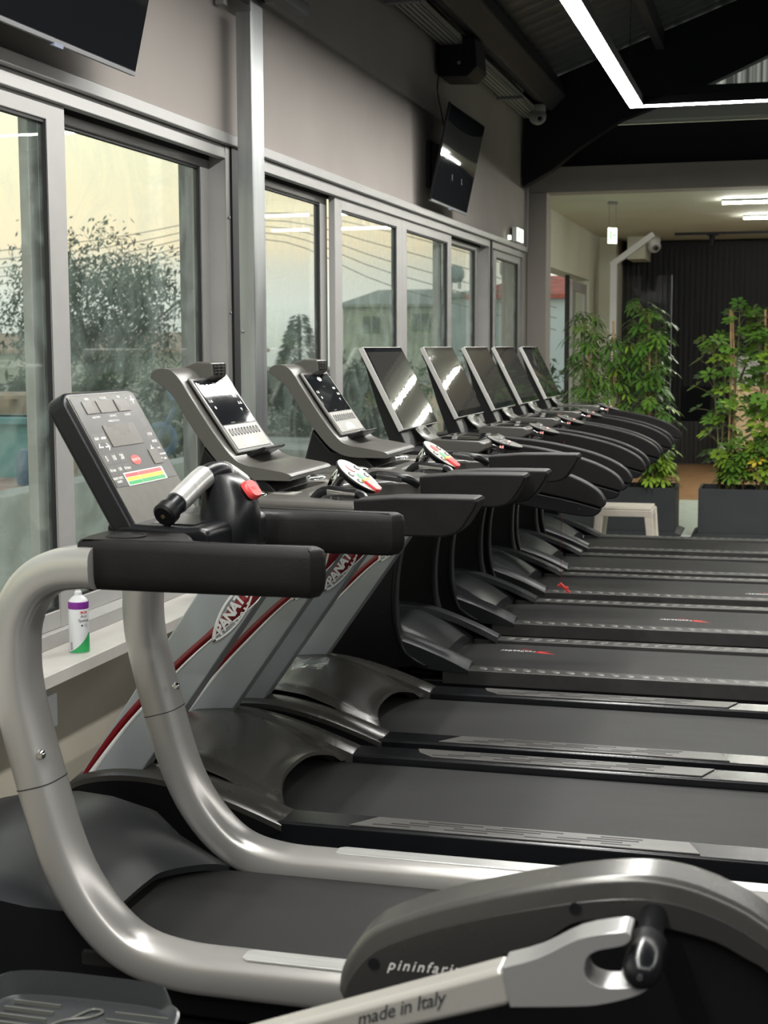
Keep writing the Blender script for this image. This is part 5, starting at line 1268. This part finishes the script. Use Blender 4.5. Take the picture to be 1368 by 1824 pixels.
for x, y, z, r_, lab in ((-21.8, 99, 6.4, .62, 'round pale water tank on the ridge of the grey-green house'), (-15.9, 88, 6.1, .75, 'larger round water tank on the pale blue house'), (-14.2, 88, 6.1, .6, 'second water tank on the pale blue house')):
    t = root('water_tank', lab, 'water tank', (x, y, z - .9), group='rooftop water tanks')
    MB().lathe([(0, -r_ * 1.0), (r_ * .7, -r_ * .8), (r_, -r_ * .35), (r_, r_ * .35), (r_ * .7, r_ * .8), (0, r_)], (0, 0, 1.0), 'Z', 20).build('drum', M['tank'], t, ang=60)
    o = MB(); 
    for a in (-.3, .3):
        for b_ in (-.3, .3): o.box(a - .04, a + .04, b_ - .04, b_ + .04, .0, .7)
    o.build('stand', M['tank'], t)
# overhead cables
for i, (za, zb, zc) in enumerate(((5.15, 5.35, 4.75), (4.90, 5.15, 4.35), (4.65, 4.98, 4.0), (4.40, 4.80, 3.72), (4.18, 4.62, 3.4))):
    o = MB().tube(interp([(-26, 40, za - .9), (-19.4, 40, za - .42), (-14.4, 40, zb), (-10.7, 40, zc - .3 * i * .1), (-6, 40, zc - 1.4)], 6), .012, n=4)
    tag(o.build('power_cable', M['wire']), 'thin overhead power cable crossing the evening sky', 'cable', 'overhead power cables')
# low concrete wall, teal trough, drum, planks, rubble by the first pane
t = MB(); t.prism([(-5.2, 6.4), (-4.2, 7.3), (-4.2, 10.4), (-4.4, 10.4), (-4.4, 7.4), (-5.35, 6.55)], -.3, .73, 'Z'); tag(t.build('low_wall', M['concrete'], bev=.01), 'low grey concrete wall outside the first window', 'wall')
t = MB(); t.prism([(-9.0, 9.0), (-4.6, 9.0), (-4.6, 13.7), (-9.0, 13.7)], -.3, .22, 'Z'); tag(t.build('rubble_bed', M['brick_soil']), 'raised bed of reddish rubble behind the low wall', 'rubble')
t = MB(); t.box(-10.6, -7.62, 13.9, 14.4, -.3, .84); t.box(-10.6, -7.60, 13.8, 14.5, .76, .84); tag(t.build('teal_trough', M['teal'], bev=.02), 'long teal painted trough behind the rubble', 'trough')
t = MB(); t.lathe([(.15, 0), (.16, .03), (.16, .28), (.12, .34), (.08, .35)], (-7.1, 13.0, .225), 'Z', 24); tag(t.build('blue_drum', M['blue_drum'], ang=40), 'dark blue plastic drum in front of the teal trough', 'drum')
rnd = random.Random(9)
for k in range(7):
    o = MB(); o.obox((-9.4 + rnd.uniform(-.3, .3), 15.2 + .21 * k, 1.002), (1, rnd.uniform(-.04, .04), 0), (0, 1, 0), (0, 0, 1), 1.1, .07, .02)
    tag(o.build('timber_plank', M['timber']), 'weathered plank in the pile above the teal trough', 'plank', 'planks piled outside')
t = MB(); t.box(-10.4, -8.5, 15.05, 16.7, -.3, .98); tag(t.build('timber_stand', M['timber']), 'timber stand holding the planks outside', 'timber stand')
# bicycle-like machine outside, seen beside the console
t = root('outdoor_bike', 'small dark exercise bike left outside, seen beside the nearest console', 'exercise bike', (-8.6, 19.5, -.3))
MB().tube([(math.cos(q) * .2, 0, .55 + math.sin(q) * .2) for q in [i * math.pi / 12 for i in range(25)]], .06, n=8, up=(0, 1, 0)).build('wheel', M['blue_drum'], t)
MB().tube(interp([(-.5, 0, .05), (-.1, 0, .5), (.2, 0, 1.0), (.1, 0, 1.25)], 3), .04, n=8).build('frame', M['blue_drum'], t)
MB().box(-.6, .5, -.2, .2, 0, .08).build('base', M['blue_drum'], t)
# steel post of the outside shutter
struct(MB().box(-2.66, -2.58, 6.28, 6.50, -.3, 2.7).build('trim_21', M['alu_dark']))
